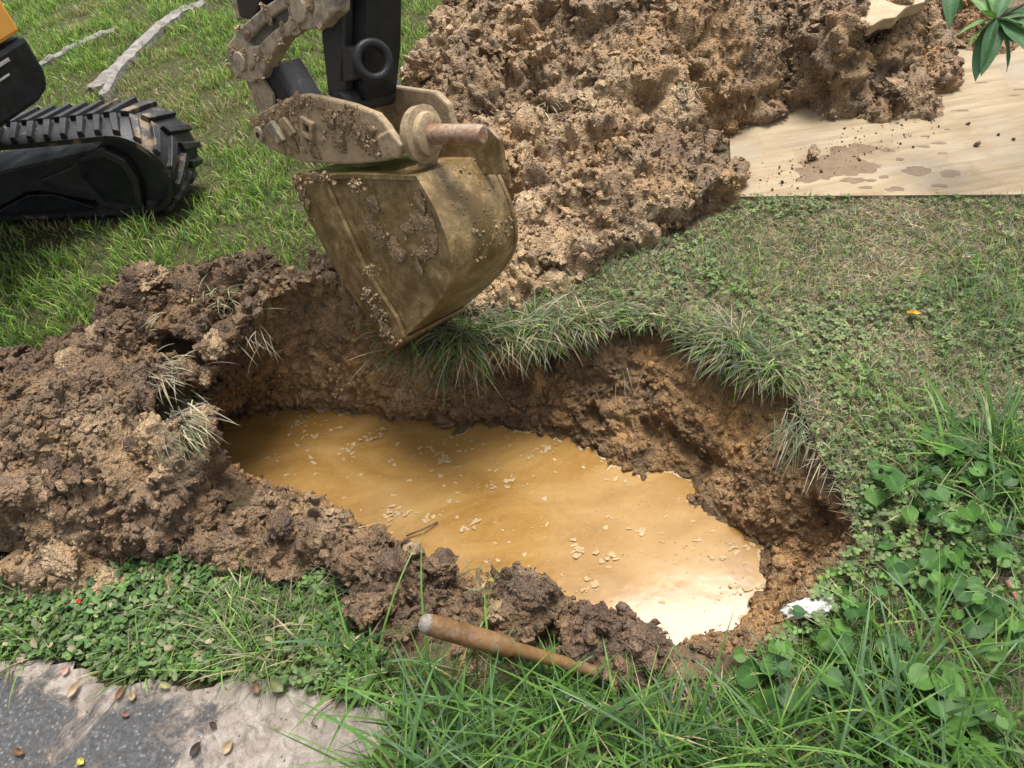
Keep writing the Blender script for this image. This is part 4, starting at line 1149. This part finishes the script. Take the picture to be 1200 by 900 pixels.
q = in_poly(5200, ll); q = q[free(q, 0.03, 0.0, -0.035)]; n = len(q); qz = P3(q, ground_z(q)); fr_ = sstep(-0.9, -0.5, q[:, 0])
k = rng.random(n) < 0.45 + 0.5 * fr_; qz = qz[k]; n = len(qz); tf = fbm(qz, 0.1, 2, 88)
ct = palette(n, [G1, G2, DULL, STRAW, GREY], [4, 3, 3, 1.8, 2])
joined('edge_grass', [blades(qz, np.clip(0.06 + 0.08 * tf, 0.03, .2) * U(0.6, 1.7, n), U(0.0025, 0.0048, n), U(0, 6.283, n), U(0.3, 1.2, n), U(1.0, 2.1, n), 4, ct * 0.8, ct)], M_GRASS, 'tufts of grass along the driveway edge', 'grass')

# long grass in the near right corner
fg = poly([(385, 740), (470, 790), (560, 785), (690, 800), (840, 800), (930, 745), (1000, 640), (1040, 560), (1300, 480), (1300, 1000), (430, 1000), (470, 900), (500, 850), (440, 820)])
q = in_poly(15000, fg); q = q[free(q, 0.03, 0.005)]
n = len(q); dens = 0.5 + 0.9 * fbm(P3(q), 0.22, 2, 99) - 0.6 * sstep(0.5, 0.8, q[:, 0]) + 0.25 * sstep(0.65, 0.4, q[:, 1])
q = q[rng.random(n) < np.clip(dens, 0.08, 1)]; n = len(q); qz = P3(q, ground_z(q))
cl = fbm(qz, 0.14, 2, 101)
L = np.clip(0.11 + 0.10 * cl, 0.05, 0.3) * U(0.5, 1.6, n) * (0.4 + 0.6 * sstep(0.02, 0.22, rim_sd(q)))
ct = palette(n, [np.array([0.075, 0.17, 0.03]), np.array([0.12, 0.235, 0.045]), np.array([0.055, 0.125, 0.035]), GB, G3, STRAW], [4, 4, 3, 2, 1, 0.8])
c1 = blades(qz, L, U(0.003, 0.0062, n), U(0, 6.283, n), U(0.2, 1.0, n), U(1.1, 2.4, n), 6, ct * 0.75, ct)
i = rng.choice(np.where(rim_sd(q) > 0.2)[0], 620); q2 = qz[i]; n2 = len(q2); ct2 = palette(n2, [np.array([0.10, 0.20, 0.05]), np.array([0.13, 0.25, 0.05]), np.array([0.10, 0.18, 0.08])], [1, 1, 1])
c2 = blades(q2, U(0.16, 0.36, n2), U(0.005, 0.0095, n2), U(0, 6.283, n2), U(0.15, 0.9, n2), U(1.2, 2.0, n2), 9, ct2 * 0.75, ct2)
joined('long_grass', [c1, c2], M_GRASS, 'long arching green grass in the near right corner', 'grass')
q = in_poly(5200, fg); q = q[free(q, 0.03, 0.0)]; n = len(q); qz = P3(q, ground_z(q) + 0.004)
ct = palette(n, [STRAW * 0.8, GREY * 0.8, np.array([0.16, 0.10, 0.06])], [2, 2, 2])
joined('dry_thatch', [blades(qz, U(0.03, 0.1, n), U(0.0012, 0.003, n), U(0, 6.283, n), U(1.3, 1.6, n), U(1.4, 1.65, n), 3, ct, ct)], M_DRY, 'dead straw on the soil under the long near grass', 'dry grass')
sm = poly([(1000, 560), (1130, 540), (1300, 480), (1300, 760), (1000, 720), (940, 760), (860, 790), (930, 720), (1000, 640)])
q = in_poly(800, sm); q = q[free(q, 0.03, 0.0)]
joined('clover', clovers(q, 0.01, 0.05, 0.008, 0.015, [CL1, CL2, G1], [2, 3, 2]), M_LEAF, 'small clover leaves among the violets right of the pit', 'clover')

# torn grass left in the soil bank
def tuft(px, py, z, n, L0, L1, azm, azs, t0, t1, cols, spread=0.03, w=(0.002, 0.0048)):
    c = snap(px, py) if px < 930 else at(px, py, z); p = c + rng.normal(size=(n, 3)) * np.array([spread, spread, 0.012])
    cc = palette(n, cols, [1] * len(cols))
    return blades(p, U(L0, L1, n), U(*w, n), azm + rng.normal(0, azs, n), U(t0 - .3, t0 + .3, n), U(t1 - .4, t1 + .4, n), 4, cc * 0.85, cc)
PS = np.array([0.42, 0.38, 0.24]); PG = np.array([0.26, 0.29, 0.15])
joined('torn_grass', [
    tuft(255, 345, .27, 46, .05, .13, -0.5, 1.0, 1.0, 1.7, [PS, PG, DULL], 0.035), tuft(275, 362, .22, 34, .05, .14, -0.7, 0.9, 1.2, 2.0, [PS, PG, GREY], 0.03),
    tuft(168, 385, .26, 22, .03, .08, 0.5, 1.2, 1.0, 1.7, [PS, GREY], 0.02),
    tuft(195, 470, .2, 100, .05, .12, -0.75, 0.35, 1.5, 2.1, [GREY * 0.7, DULL * 0.8, GREY], 0.035), tuft(205, 500, .15, 90, .05, .12, -0.85, 0.35, 1.6, 2.2, [GREY * 0.7, DULL * 0.8, PS * .8], 0.035),
    tuft(180, 440, .24, 60, .05, .12, -0.6, 0.6, 1.4, 1.9, [GREY * 0.8, PS * .8], 0.04), tuft(300, 385, .05, 14, .06, .14, -1.2, 0.5, 1.7, 2.6, [GREY, PS], 0.03),
    tuft(540, 650, .02, 70, .04, .11, -0.3, 1.2, 1.0, 1.9, [DULL, GREY, GB], 0.03), tuft(555, 690, -.02, 26, .04, .10, 0.2, 0.8, 1.2, 1.7, [DULL, GREY], 0.025),
    tuft(500, 630, .04, 10, .08, .15, 0.7, 0.4, 1.2, 1.5, [DULL, GREY], 0.02),
    tuft(370, 680, .09, 110, .06, .18, 0.0, 0.35, 1.4, 1.75, [GREY, DULL * .8, PS * .8], 0.05), tuft(290, 725, .01, 90, .05, .12, 1.2, 1.6, 0.8, 1.6, [GREY, DULL, PS], 0.04),
    tuft(800, 100, .42, 26, .03, .08, -1.5, 1.0, 1.5, 2.0, [PS, GREY], 0.04), tuft(645, 120, .28, 14, .03, .08, -1.5, 0.7, 1.6, 2.2, [PS, GREY], 0.02),
    tuft(875, 150, .2, 10, .05, .09, -1.6, 0.3, 1.8, 2.4, [np.array([.5, .46, .36])], 0.02), tuft(735, 430, -.02, 14, .12, .22, -1.7, 0.4, 2.3, 2.9, [GREY, DULL, np.array([.4, .33, .22])], 0.03),
    tuft(1020, 470, .0, 150, .05, .12, 0, 3, 0.4, 1.5, [G1, G2, DULL], 0.07), tuft(1170, 380, .0, 260, .05, .14, 0, 3, 0.5, 1.6, [G1, GB, DULL], 0.11), tuft(1150, 330, .0, 160, .04, .1, 0, 3, 0.5, 1.6, [G1, GB, G2], 0.1), tuft(860, 330, .0, 130, .05, .11, 0, 3, 0.4, 1.4, [G1, G2, DULL], 0.08),
    tuft(985, 520, .0, 22, .06, .14, -2.4, 0.6, 1.4, 2.3, [PS, GREY], 0.03), tuft(940, 495, .0, 60, .06, .16, -2.2, 0.5, 1.7, 2.6, [DULL, GREY, GB], 0.03),
], M_DRY, 'torn grass and straw caught in the dug soil', 'dry grass')

# ------------------------------------------------------------------ violets
def violet_mesh(k):
    rr = np.random.default_rng(k + 5); nr, nc = 9, 9; V = []; F = []; C = []
    for i in range(nr):
        f = i / (nr - 1)
        wd = 0.58 * math.sin(min(f * 1.12 + 0.13, 1) * math.pi) ** 0.75 * (1 - 0.15 * f)
        for j in range(nc):
            c = (j / (nc - 1) - 0.5) * 2
            y = f * 1.0 - 0.24 * abs(c) ** 1.5 * (1 - f) ** 2.5
            x = c * wd + 0.012 * rr.normal()
            z = 0.16 * abs(c) ** 1.3 * (1.1 - f) - 0.16 * f * f + 0.026 * math.cos(abs(c) * 11 - f * 14) + 0.03 * (k - 1) * c
            V.append((x, y, z))
            vein = 1.35 if j == nc // 2 else (1.07 if (i + abs(j - nc // 2)) % 3 == 0 else 0.97)
            C.append(np.array([0.042, 0.104, 0.022]) * vein * (0.9 + 0.2 * rr.random()))
    for i in range(nr - 1):
        for j in range(nc - 1): F.append([i * nc + j, i * nc + j + 1, (i + 1) * nc + j + 1, (i + 1) * nc + j])
    return np.array(V), np.array(F), np.array(C)
VIO = []
for k in range(3):
    for tint in ((1, 1, 1), (1.45, 1.35, 1.0), (0.7, 0.75, 0.8)):
        V, F, C = violet_mesh(k); me = np_mesh('leaf', V, F, C * np.array(tint)); me.materials.append(M_LEAF); VIO.append(me)
M_STALK = mat_plain('green_stalk', (0.12, 0.17, 0.05), (0.18, 0.2, 0.08), 20)
def place_leaf(mes, c, size, az, tilt, parent, roll=0.0):
    o = bpy.data.objects.new('leaf', mes); col.objects.link(o)
    o.location = tuple(c); o.scale = (size,) * 3
    o.rotation_euler = (tilt, roll, az - math.pi / 2)
    o.parent = parent; o.matrix_parent_inverse = parent.matrix_basis.inverted()
    return o
VP = {
 'cluster of violet leaves beside the dry patch at the right edge': [(1118, 516, 13), (1136, 525, 15), (1106, 531, 12), (1122, 541, 11), (1134, 562, 15)],
 'violet plant with pale yellowish leaves nearest the right pit rim': [(1052, 567, 17), (1079, 597, 13), (1043, 549, 9), (1092, 579, 11), (1112, 573, 12)],
 'violet plant with overlapping heart leaves right of the crumbled pit slope': [(1094, 642, 15), (1109, 664, 17), (1117, 690, 17), (1133, 665, 15), (1049, 660, 16)],
 'violet plant by the reddish stick at the right edge': [(1140, 708, 14), (1163, 722, 20), (1188, 743, 18), (1166, 642, 14)],
 'violet plant growing in front of the white stone': [(963, 738, 18), (1000, 713, 14), (992, 777, 19), (970, 807, 22)],
 'dark violet plant closest to the front right corner of the water': [(905, 773, 18), (884, 790, 16), (917, 837, 23)],
 'broad violet plant in the middle of the near right grass': [(1058, 760, 17), (1062, 795, 19), (1097, 797, 19), (1118, 810, 23), (1090, 817, 18)],
 'lowest violet plant at the bottom right of the picture': [(1137, 837, 19), (1110, 855, 19), (1137, 887, 23), (1168, 845, 17), (1033, 873, 17)],
 'small dark violet plant between the two upper violet clusters': [(1117, 617, 15), (1139, 603, 13), (1170, 552, 13)],
}
for lab, lv in VP.items():
    lv = lv + [(x + random.uniform(-30, 30), y + random.uniform(-24, 24), r * random.uniform(0.45, 0.95)) for x, y, r in lv for _ in range(4)]
    b = np.mean([at(x, y, 0.0) for x, y, r in lv], 0); b[2] = 0
    e = empty('violet_plant', tuple(b)); tag(e, lab, 'violet', 'violets right of the pit')
    st = MB()
    for x, y, r in lv:
        zz = random.uniform(0.03, 0.11); c = at(x, y, zz)
        size = r * 1.75 * np.dot(c - C0, FW) / FPX
        az = math.atan2(c[1] - b[1], c[0] - b[0]) + random.uniform(-0.9, 0.9) if random.random() < .7 else random.uniform(0, 6.28)
        tilt = random.uniform(-0.45, 0.25)
        d = np.array([math.cos(az), math.sin(az), 0]) * size * 0.45
        o = place_leaf(random.choice(VIO[0:6:1] + VIO), c - d, size, az, tilt, e, random.uniform(-0.35, 0.35))
        st.tube([b + np.array([0, 0, -0.01]), (b + c - d) / 2 + np.array([0, 0, 0.02]), c - d], 0.0014, 5)
    st.build('stalks', M_STALK, e, True)

# ------------------------------------------------------------------ glossy shrub branch, top right
def gloss_leaf(k):
    V = []; F = []; C = []; nr, nc = 9, 5
    for i in range(nr):
        f = i / (nr - 1); wd = 0.16 * math.sin(math.pi * f ** 0.8) ** 0.8 + 0.004
        for j in range(nc):
            c = (j / (nc - 1) - 0.5) * 2
            V.append((c * wd, f, 0.10 * abs(c) * wd / 0.16 * 0.5 - 0.22 * f * f + 0.008 * math.sin(f * 14 + c * 3 + k)))
            C.append(np.array([0.055, 0.12, 0.05]) * (1.35 if j == 2 else 1.0) * (1 + 0.08 * math.sin(i * 2 + k)))
    for i in range(nr - 1):
        for j in range(nc - 1): F.append([i * nc + j, i * nc + j + 1, (i + 1) * nc + j + 1, (i + 1) * nc + j])
    return np.array(V), np.array(F), np.array(C)
GL = []
for k in range(3):
    for tint in ((1, 1, 1), (1.8, 1.6, 1.1)):
        V, F, C = gloss_leaf(k); me = np_mesh('leaf', V, F, C * np.array(tint)); me.materials.append(M_LEAF); GL.append(me)
hub = at(1168, 22, 0.50)
sb = np.array([hub[0] + 0.75, hub[1] + 0.15, 0])
shrub = empty('shrub', tuple(sb)); tag(shrub, 'glossy dark leafed shrub branch hanging in over the plywood', 'shrub')
hub2 = at(1115, -25, 0.55)
M_BARK = mat_plain('shrub_bark', (0.07, 0.05, 0.035), (0.14, 0.10, 0.07), 30)
MB().tube([sb, sb + np.array([-0.1, 0, 0.4]), hub + np.array([0.25, 0.03, 0.08]), hub], [0.014, 0.011, 0.006, 0.004]).tube([hub + np.array([0.25, 0.03, 0.08]), hub2 + np.array([0.1, 0, 0.05]), hub2], [0.006, 0.004, 0.003]).build('stem', M_BARK, shrub, True)
def aim_leaf(base, px, py, z, me_i, roll=0.0):
    tip = at(px, py, z); v = tip - base; Ln = np.linalg.norm(v)
    o = bpy.data.objects.new('leaf', GL[me_i]); col.objects.link(o)
    y = Vector(v).normalized(); x = y.cross(Vector((0, 0, 1))).normalized(); zz = x.cross(y)
    m = Matrix((x, y, zz)).transposed() @ Matrix.Rotation(roll, 3, 'Y')
    o.matrix_world = Matrix.Translation(Vector(base)) @ m.to_4x4() @ Matrix.Scale(Ln, 4)
    o.parent = shrub; o.matrix_parent_inverse = shrub.matrix_basis.inverted()
for px, py, z, mi, ro in [(1136, 86, .40, 0, .5), (1157, 80, .42, 2, -.2), (1124, 30, .50, 1, .3), (1128, 46, .48, 5, .9), (1138, -12, .56, 3, -.4), (1160, -30, .58, 1, .3), (1185, -25, .58, 4, 0),
                          (1215, 5, .52, 0, .4), (1212, 30, .50, 2, -.5), (1225, 60, .46, 4, .2), (1190, 48, .45, 2, .8), (1195, 75, .42, 0, -.7), (1150, 8, .54, 5, 1.0), (1240, 30, .48, 0, 0)]:
    aim_leaf(hub, px, py, z, mi, ro)
for px, py, z, mi, ro in [(1114, 24, .48, 0, .2), (1090, -40, .55, 1, .3), (1130, -60, .6, 2, 0), (1122, 10, .5, 4, .9)]:
    aim_leaf(hub2, px, py, z, mi, ro)
for k in range(16):
    b = hub + np.array([random.uniform(0.25, 0.7), random.uniform(-.15, .3), random.uniform(-.1, .2)])
    a = random.uniform(0, 6.28); v = np.array([math.cos(a), math.sin(a), random.uniform(-.5, .3)]) * 0.16
    o = bpy.data.objects.new('leaf', GL[k % 6]); col.objects.link(o); o.location = tuple(b); o.scale = (.17,) * 3
    o.rotation_euler = (random.uniform(-.6, .3), random.uniform(-.5, .5), a); o.parent = shrub; o.matrix_parent_inverse = shrub.matrix_basis.inverted()

# ------------------------------------------------------------------ tool handle
def mat_wood():
    t = NT('worn_handle_wood')
    n = t.noise(14, 6, 0.65, dist=0.6)
    c = t.ramp(n, [(0.3, (0.065, 0.031, 0.010)), (0.5, (0.135, 0.068, 0.020)), (0.7, (0.20, 0.115, 0.044))])
    c = t.mix(t.ramp(t.noise(32, 7, 0.75), [(0.50, 0.0), (0.60, 0.75)]), c, (0.17, 0.12, 0.075))
    return t.set(c, 0.62, t.bump(t.noise(150, 4), 0.25, 0.003), 0.4)
M_WOOD = mat_wood()
M_GREYWOOD = mat_plain('grey_worn_end', (0.11, 0.10, 0.08), (0.26, 0.235, 0.19), 60, (0.6, 0.9), 0.5, 160)
hA, hB = at(496, 730, 0.24), at(715, 792, 0.035)
hx = (hB - hA); HLn = np.linalg.norm(hx); hx /= HLn
hd = empty('tool_handle', tuple(hB)); tag(hd, 'worn wooden tool handle sticking out of the mud at the near bank', 'tool handle')
hl = MB().lathe(hA + hx * 0.012, hx, [(0, 0.0205), (0.03, 0.0215), (0.12, 0.0215), (0.17, 0.0205), (0.178, 0.0145), (0.26, 0.0135), (HLn, 0.0125)], 24).build('shaft', M_WOOD, hd, True)
hl.modifiers.new('s', 'EDGE_SPLIT').split_angle = R(45)
MB().lathe(hA, hx, [(-0.009, 0.001), (-0.0075, 0.009), (-0.003, 0.0155), (0.004, 0.0195), (0.0121, 0.0207)], 24).build('rounded_end', M_GREYWOOD, hd, True)

# ------------------------------------------------------------------ surface roots in the lawn
M_ROOT = mat_plain('bleached_strip', (0.13, 0.118, 0.105), (0.25, 0.23, 0.205), 18, (0.7, 0.9), 0.6, 40)
def edging(paths, label):
    e = empty('edging_strip', tuple(at(*paths[0][0][0]))); tag(e, label, 'edging', 'pale strips in the lawn')
    for pth, w in paths:
        p = [at(a, b, 0.0) for a, b in pth]; q = []
        for i in range(len(p) - 1):
            for k in range(9): q.append(p[i] + (p[i + 1] - p[i]) * k / 9)
        q.append(p[-1]); q = np.array(q)
        V = []; F = []
        for i, c in enumerate(q):
            d = q[min(i + 1, len(q) - 1)] - q[max(i - 1, 0)]; d /= np.linalg.norm(d); sd_ = np.array([d[1], -d[0], 0])
            ww = w * (1 + 0.16 * random.uniform(-1, 1)) * min(1, 0.4 + i * 0.3, 0.4 + (len(q) - 1 - i) * 0.3); zt = 0.045 + random.uniform(-.008, .008)
            V += [c - sd_ * ww - ZU * .02, c - sd_ * ww * .85 + ZU * zt * .8, c - sd_ * ww * .3 + ZU * zt, c + sd_ * ww * .35 + ZU * (zt + random.uniform(-.006, .004)), c + sd_ * ww * .9 + ZU * zt * .75, c + sd_ * ww - ZU * .02]
        for i in range(len(q) - 1):
            F += [[i * 6 + k, i * 6 + k + 1, i * 6 + k + 7, i * 6 + k + 6] for k in range(5)]
        F += [list(range(6)), [(len(q) - 1) * 6 + k for k in range(6)][::-1]]
        MB().add(V, F).build('strip', M_ROOT, e)
edging([([(110, 112), (128, 96), (160, 66), (186, 40), (212, 20), (242, 9)], .045), ([(122, 120), (131, 106), (140, 90)], .022)], 'broad pale grey weathered strip split at its near end, behind the track')
edging([([(46, 84), (85, 63), (110, 52), (138, 40)], .022)], 'thin straight pale strip in the lawn beside the black excavator body')

# ------------------------------------------------------------------ loose clods, stones, leaves, twigs
for px, py, z, r, tone, lab in [
    (180, 318, .27, .050, 2, 'reddish clod perched on the far crest of the bank against the grass'),
    (612, 690, .045, .042, 0, 'largest dark clod at the water edge behind the tool handle'),
    (520, 652, .03, .045, 0, 'dark clod with torn grass left of the tool handle at the water'),
    (702, 722, .04, .042, 0, 'dark clod right of the largest clod on the front bank'),
    (762, 752, .02, .028, 0, 'low brown clod on the front bank nearest the white reflection'),
    (200, 686, .02, .032, 2, 'tan crumbly clod lying in the weeds below the bank'),
    (952, 178, .04, .026, 2, 'rounded clod at the heap foot on the plywood'),
    (1145, 169, .028, .0105, 1, 'lone dark crumb in the middle of the plywood'),
    (130, 680, .02, .05, 2, 'flaky tan clod at the lower left end of the bank')]:
    sp = snap(px, py + r * 150) if px < 900 and py < 770 and not (px < 260 and py > 660) else at(px, py, z)
    o = clod(sp + np.array([0, 0, r * 0.15]), r, tone); tag(o, lab, 'clod')
for k, (px, py) in enumerate([(1055, 168), (1007, 187), (963, 201), (928, 197), (917, 213), (1070, 172), (1100, 148), (1134, 145), (1170, 157), (1188, 163), (905, 222), (990, 150), (935, 220), (945, 190), (1120, 92), (1090, 140)]):
    tag(clod(at(px, py, .026), random.uniform(.004, .0085), random.choice((0, 1)), None), 'small dark crumb of soil scattered on the plywood', 'crumb', 'crumbs on the plywood')
M_STONE = mat_plain('white_stone', (0.42, 0.42, 0.38), (0.72, 0.72, 0.68), 45, (0.6, 0.9), 0.6, 120)
def stone(px, py, z, r, sx, sy, sz, k, label, mat):
    V, F = LUMPS4[k]; me = np_mesh('stone', V * np.array([sx, sy, sz]), F); me.materials.append(mat)
    o = link('stone', me); o.location = tuple(at(px, py, z)); o.scale = (r, r, r); o.rotation_euler = (0.1, 0.1, random.uniform(0, 3)); tag(o, label, 'stone'); return o
o = stone(950, 712, .03, .042, 1.35, .6, .45, 1, 'flaky white stone at the right rim of the pit', M_STONE); o.rotation_euler.z = 0.1
stone(172, 671, .03, .018, 1, 1, .9, 2, 'round pinkish grey pebble in the weeds below the bank', mat_plain('pebble', (0.27, 0.2, 0.17), (0.4, 0.32, 0.28), 60))
def dead_leaf(px, py, z, L, W, az, colr, label, curl=0.9, tilt=0.0, group=None):
    V = []; F = []; nr, nc = 8, 5; C = []
    for i in range(nr):
        f = i / (nr - 1); wd = W * math.sin(math.pi * f ** 0.85) ** 0.9 * 0.5 + 0.0006
        for j in range(nc):
            c = (j / (nc - 1) - .5) * 2
            V.append((c * wd, (f - .5) * L, curl * (c * c * wd) + curl * 0.6 * L * (f - .5) ** 2 + 0.0015 * math.sin(7 * f + 3 * c)))
            C.append(np.array(colr) * 0.68 * (1.2 if j == 2 else 0.85 + 0.3 * random.random()))
    for i in range(nr - 1):
        for j in range(nc - 1): F.append([i * nc + j, i * nc + j + 1, (i + 1) * nc + j + 1, (i + 1) * nc + j])
    o = link('fallen_leaf', np_mesh('fallen_leaf', np.array(V), np.array(F), np.array(C)), M_DRY)
    o.location = tuple(at(px, py, z)); o.rotation_euler = (tilt, 0.1, az); o.scale = (.85,) * 3
    return tag(o, label, 'leaf', group)
BRN = (0.20, 0.105, 0.055); TANL = (0.42, 0.30, 0.19); PNK = (0.50, 0.30, 0.24)
for a in [(1070, 368, .035, .042, .018, 1.15, (0.75, 0.40, 0.04), 'bright orange yellow leaf lying on the clover lawn'),
          (1132, 302, .03, .030, .018, 1.4, (0.55, 0.36, 0.28), 'pale pink fallen leaf on the lawn near the plywood'),
          (93, 705, .05, .014, .011, .4, (0.55, 0.02, 0.02), 'tiny bright red petal on the weeds'),
          (88, 808, .022, .052, .020, -.5, TANL, 'curled tan leaf near the left driveway edge'),
          (142, 812, .022, .040, .016, -.4, BRN, 'rolled brown leaf on the driveway left of the pale curled one'),
          (156, 816, .022, .026, .018, .1, TANL, 'small pale curled leaf on the driveway'),
          (22, 882, .020, .034, .016, 1.2, BRN, 'flat brown leaf in the lower left driveway corner'),
          (95, 893, .020, .022, .016, 1.0, (0.62, 0.50, 0.10), 'yellow leaf on the driveway at the bottom edge'),
          (193, 804, .024, .034, .016, 1.0, (0.40, 0.36, 0.16), 'olive yellow leaf at the driveway edge under the grass'),
          (268, 876, .020, .036, .022, -.5, TANL, 'pale tan oval leaf pressed into the driveway mud'),
          (230, 878, .022, .038, .018, -.6, (0.06, 0.045, 0.035), 'dark upturned leaf on the driveway mud'),
          (250, 850, .022, .026, .012, 1.0, (0.07, 0.05, 0.04), 'small dark leaf with a stem on the driveway'),
          (301, 807, .024, .030, .024, .3, (0.22, 0.13, 0.09), 'brown leaf where driveway and grass meet'),
          (78, 786, .020, .028, .020, -.2, PNK, 'pinkish leaf on the driveway just below the weeds'),
          (26, 772, .020, .030, .022, .5, (0.50, 0.40, 0.33), 'pale round leaf at the left end of the driveway edge'),
          (147, 838, .020, .024, .012, 1.3, (0.24, 0.13, 0.10), 'tiny reddish brown leaf scrap on the dark driveway'),
          (325, 805, .026, .05, .036, .8, (0.20, 0.22, 0.10), 'broad dull green leaf lying at the grass edge of the driveway')]:
    dead_leaf(*a)
M_TWIG = mat_plain('twig_bark', (0.045, 0.032, 0.022), (0.11, 0.08, 0.055), 40)
def twig(name, pts, r, label, mat=M_TWIG):
    o = MB().tube([at(*p) for p in pts], r, 6).build(name, mat, None, True); return tag(o, label, name)
twig('twig', [(402, 816, .035), (385, 826, .03), (370, 838, .028), (365, 848, .026), (372, 852, .022)], .0016, 'thin dark crooked twig on the muddy driveway')
twig('stick', [(1180, 680, .05), (1190, 700, .03), (1206, 728, .015)], .006, 'reddish brown stick in the grass at the right edge', mat_plain('red_bark', (0.16, 0.07, 0.045), (0.25, 0.12, 0.08), 40))
twig('twig', [(476, 628, ZW + .01), (496, 620, ZW + .02), (513, 612, ZW + .006)], .0025, 'dead grass stem floating by the front bank')
twig('twig', [(735, 432, -.04), (742, 460, -.14), (738, 480, -.2), (733, 500, -.24)], .0016, 'long rootlet hanging down the back pit wall', mat_plain('rootlet', (0.2, 0.15, 0.1), (0.32, 0.25, 0.17), 40))

# ------------------------------------------------------------------ foam on the water
M_FOAM = mat_plain('pale_scum', (0.29, 0.19, 0.08), (0.38, 0.275, 0.14), 40, (0.35, 0.6), 0.3, 200)
fv, ff = [], []
def foam_blob(c, rx, ry, rot, seed, z=ZW + 0.0012):
    n = 16; b = len(fv); fv.append((c[0], c[1], z + 0.0012))
    for k in range(n):
        a = 2 * math.pi * k / n
        r = 1 + 0.28 * math.sin(a * 2 + seed) + 0.15 * math.sin(a * 3 + seed * 2.3)
        x, y = math.cos(a) * rx * r, math.sin(a) * ry * r
        fv.append((c[0] + x * math.cos(rot) - y * math.sin(rot), c[1] + x * math.sin(rot) + y * math.cos(rot), z))
    for k in range(n): ff.append((b, b + 1 + k, b + 1 + (k + 1) % n))
spots = [(395, 505), (410, 525), (412, 537), (440, 510), (362, 512), (355, 495), (470, 540), (465, 605), (460, 600), (555, 612), (520, 535), (545, 525), (500, 527), (635, 500), (620, 535), (735, 565), (750, 620),
         (683, 645), (715, 655), (845, 655), (860, 640), (870, 690), (690, 690), (500, 610), (720, 610), (600, 563), (582, 572), (640, 530), (815, 642), (330, 535), (345, 522)]
wp = in_poly(700, WATER); wp = wp[poly_sd(wp, WATER_S) < -0.03]
for p in wp:
    r = 0.0009 + 0.0055 * random.random() ** 5; foam_blob(p, r * random.uniform(1, 1.7), r, random.uniform(-.6, .9), random.random() * 6)
for px, py in spots:
    c = at(px, py, ZW)
    for k in range(random.randint(3, 12)):
        r = random.uniform(.0015, .007); foam_blob(c[:2] + np.array([random.gauss(0, .02), random.gauss(0, .012)]), r * random.uniform(1, 2), r, random.uniform(-.6, .9), random.random() * 6, ZW + 0.0012 + 0.0004 * k)
# pale line of froth where the water laps the wall
G = PIT_V.reshape(NV, NU, 3)
cross = (G[:, :, 2] < ZW).argmax(0)
wl = G[cross, np.arange(NU)]
gap = vnoise(wl, 0.05, 12)
for k in range(NU):
    k2 = (k + 1) % NU
    if gap[k] < 0.0 or np.linalg.norm(wl[k2, :2] - wl[k, :2]) > 0.02: continue
    b = len(fv); i0 = -outd[k] * 0.0045; i1 = -outd[k2] * 0.0045
    fv += [(wl[k, 0] - i0[0], wl[k, 1] - i0[1], ZW + .002), (wl[k2, 0] - i1[0], wl[k2, 1] - i1[1], ZW + .002), (wl[k2, 0] + i1[0], wl[k2, 1] + i1[1], ZW + .001), (wl[k, 0] + i0[0], wl[k, 1] + i0[1], ZW + .001)]
    ff.append((b, b + 1, b + 2, b + 3))
me = bpy.data.meshes.new('foam'); me.from_pydata(fv, [], ff); me.materials.append(M_FOAM)
tag(link('foam', me), 'pale flecks of scum floating on the muddy water', 'foam', kind='stuff')
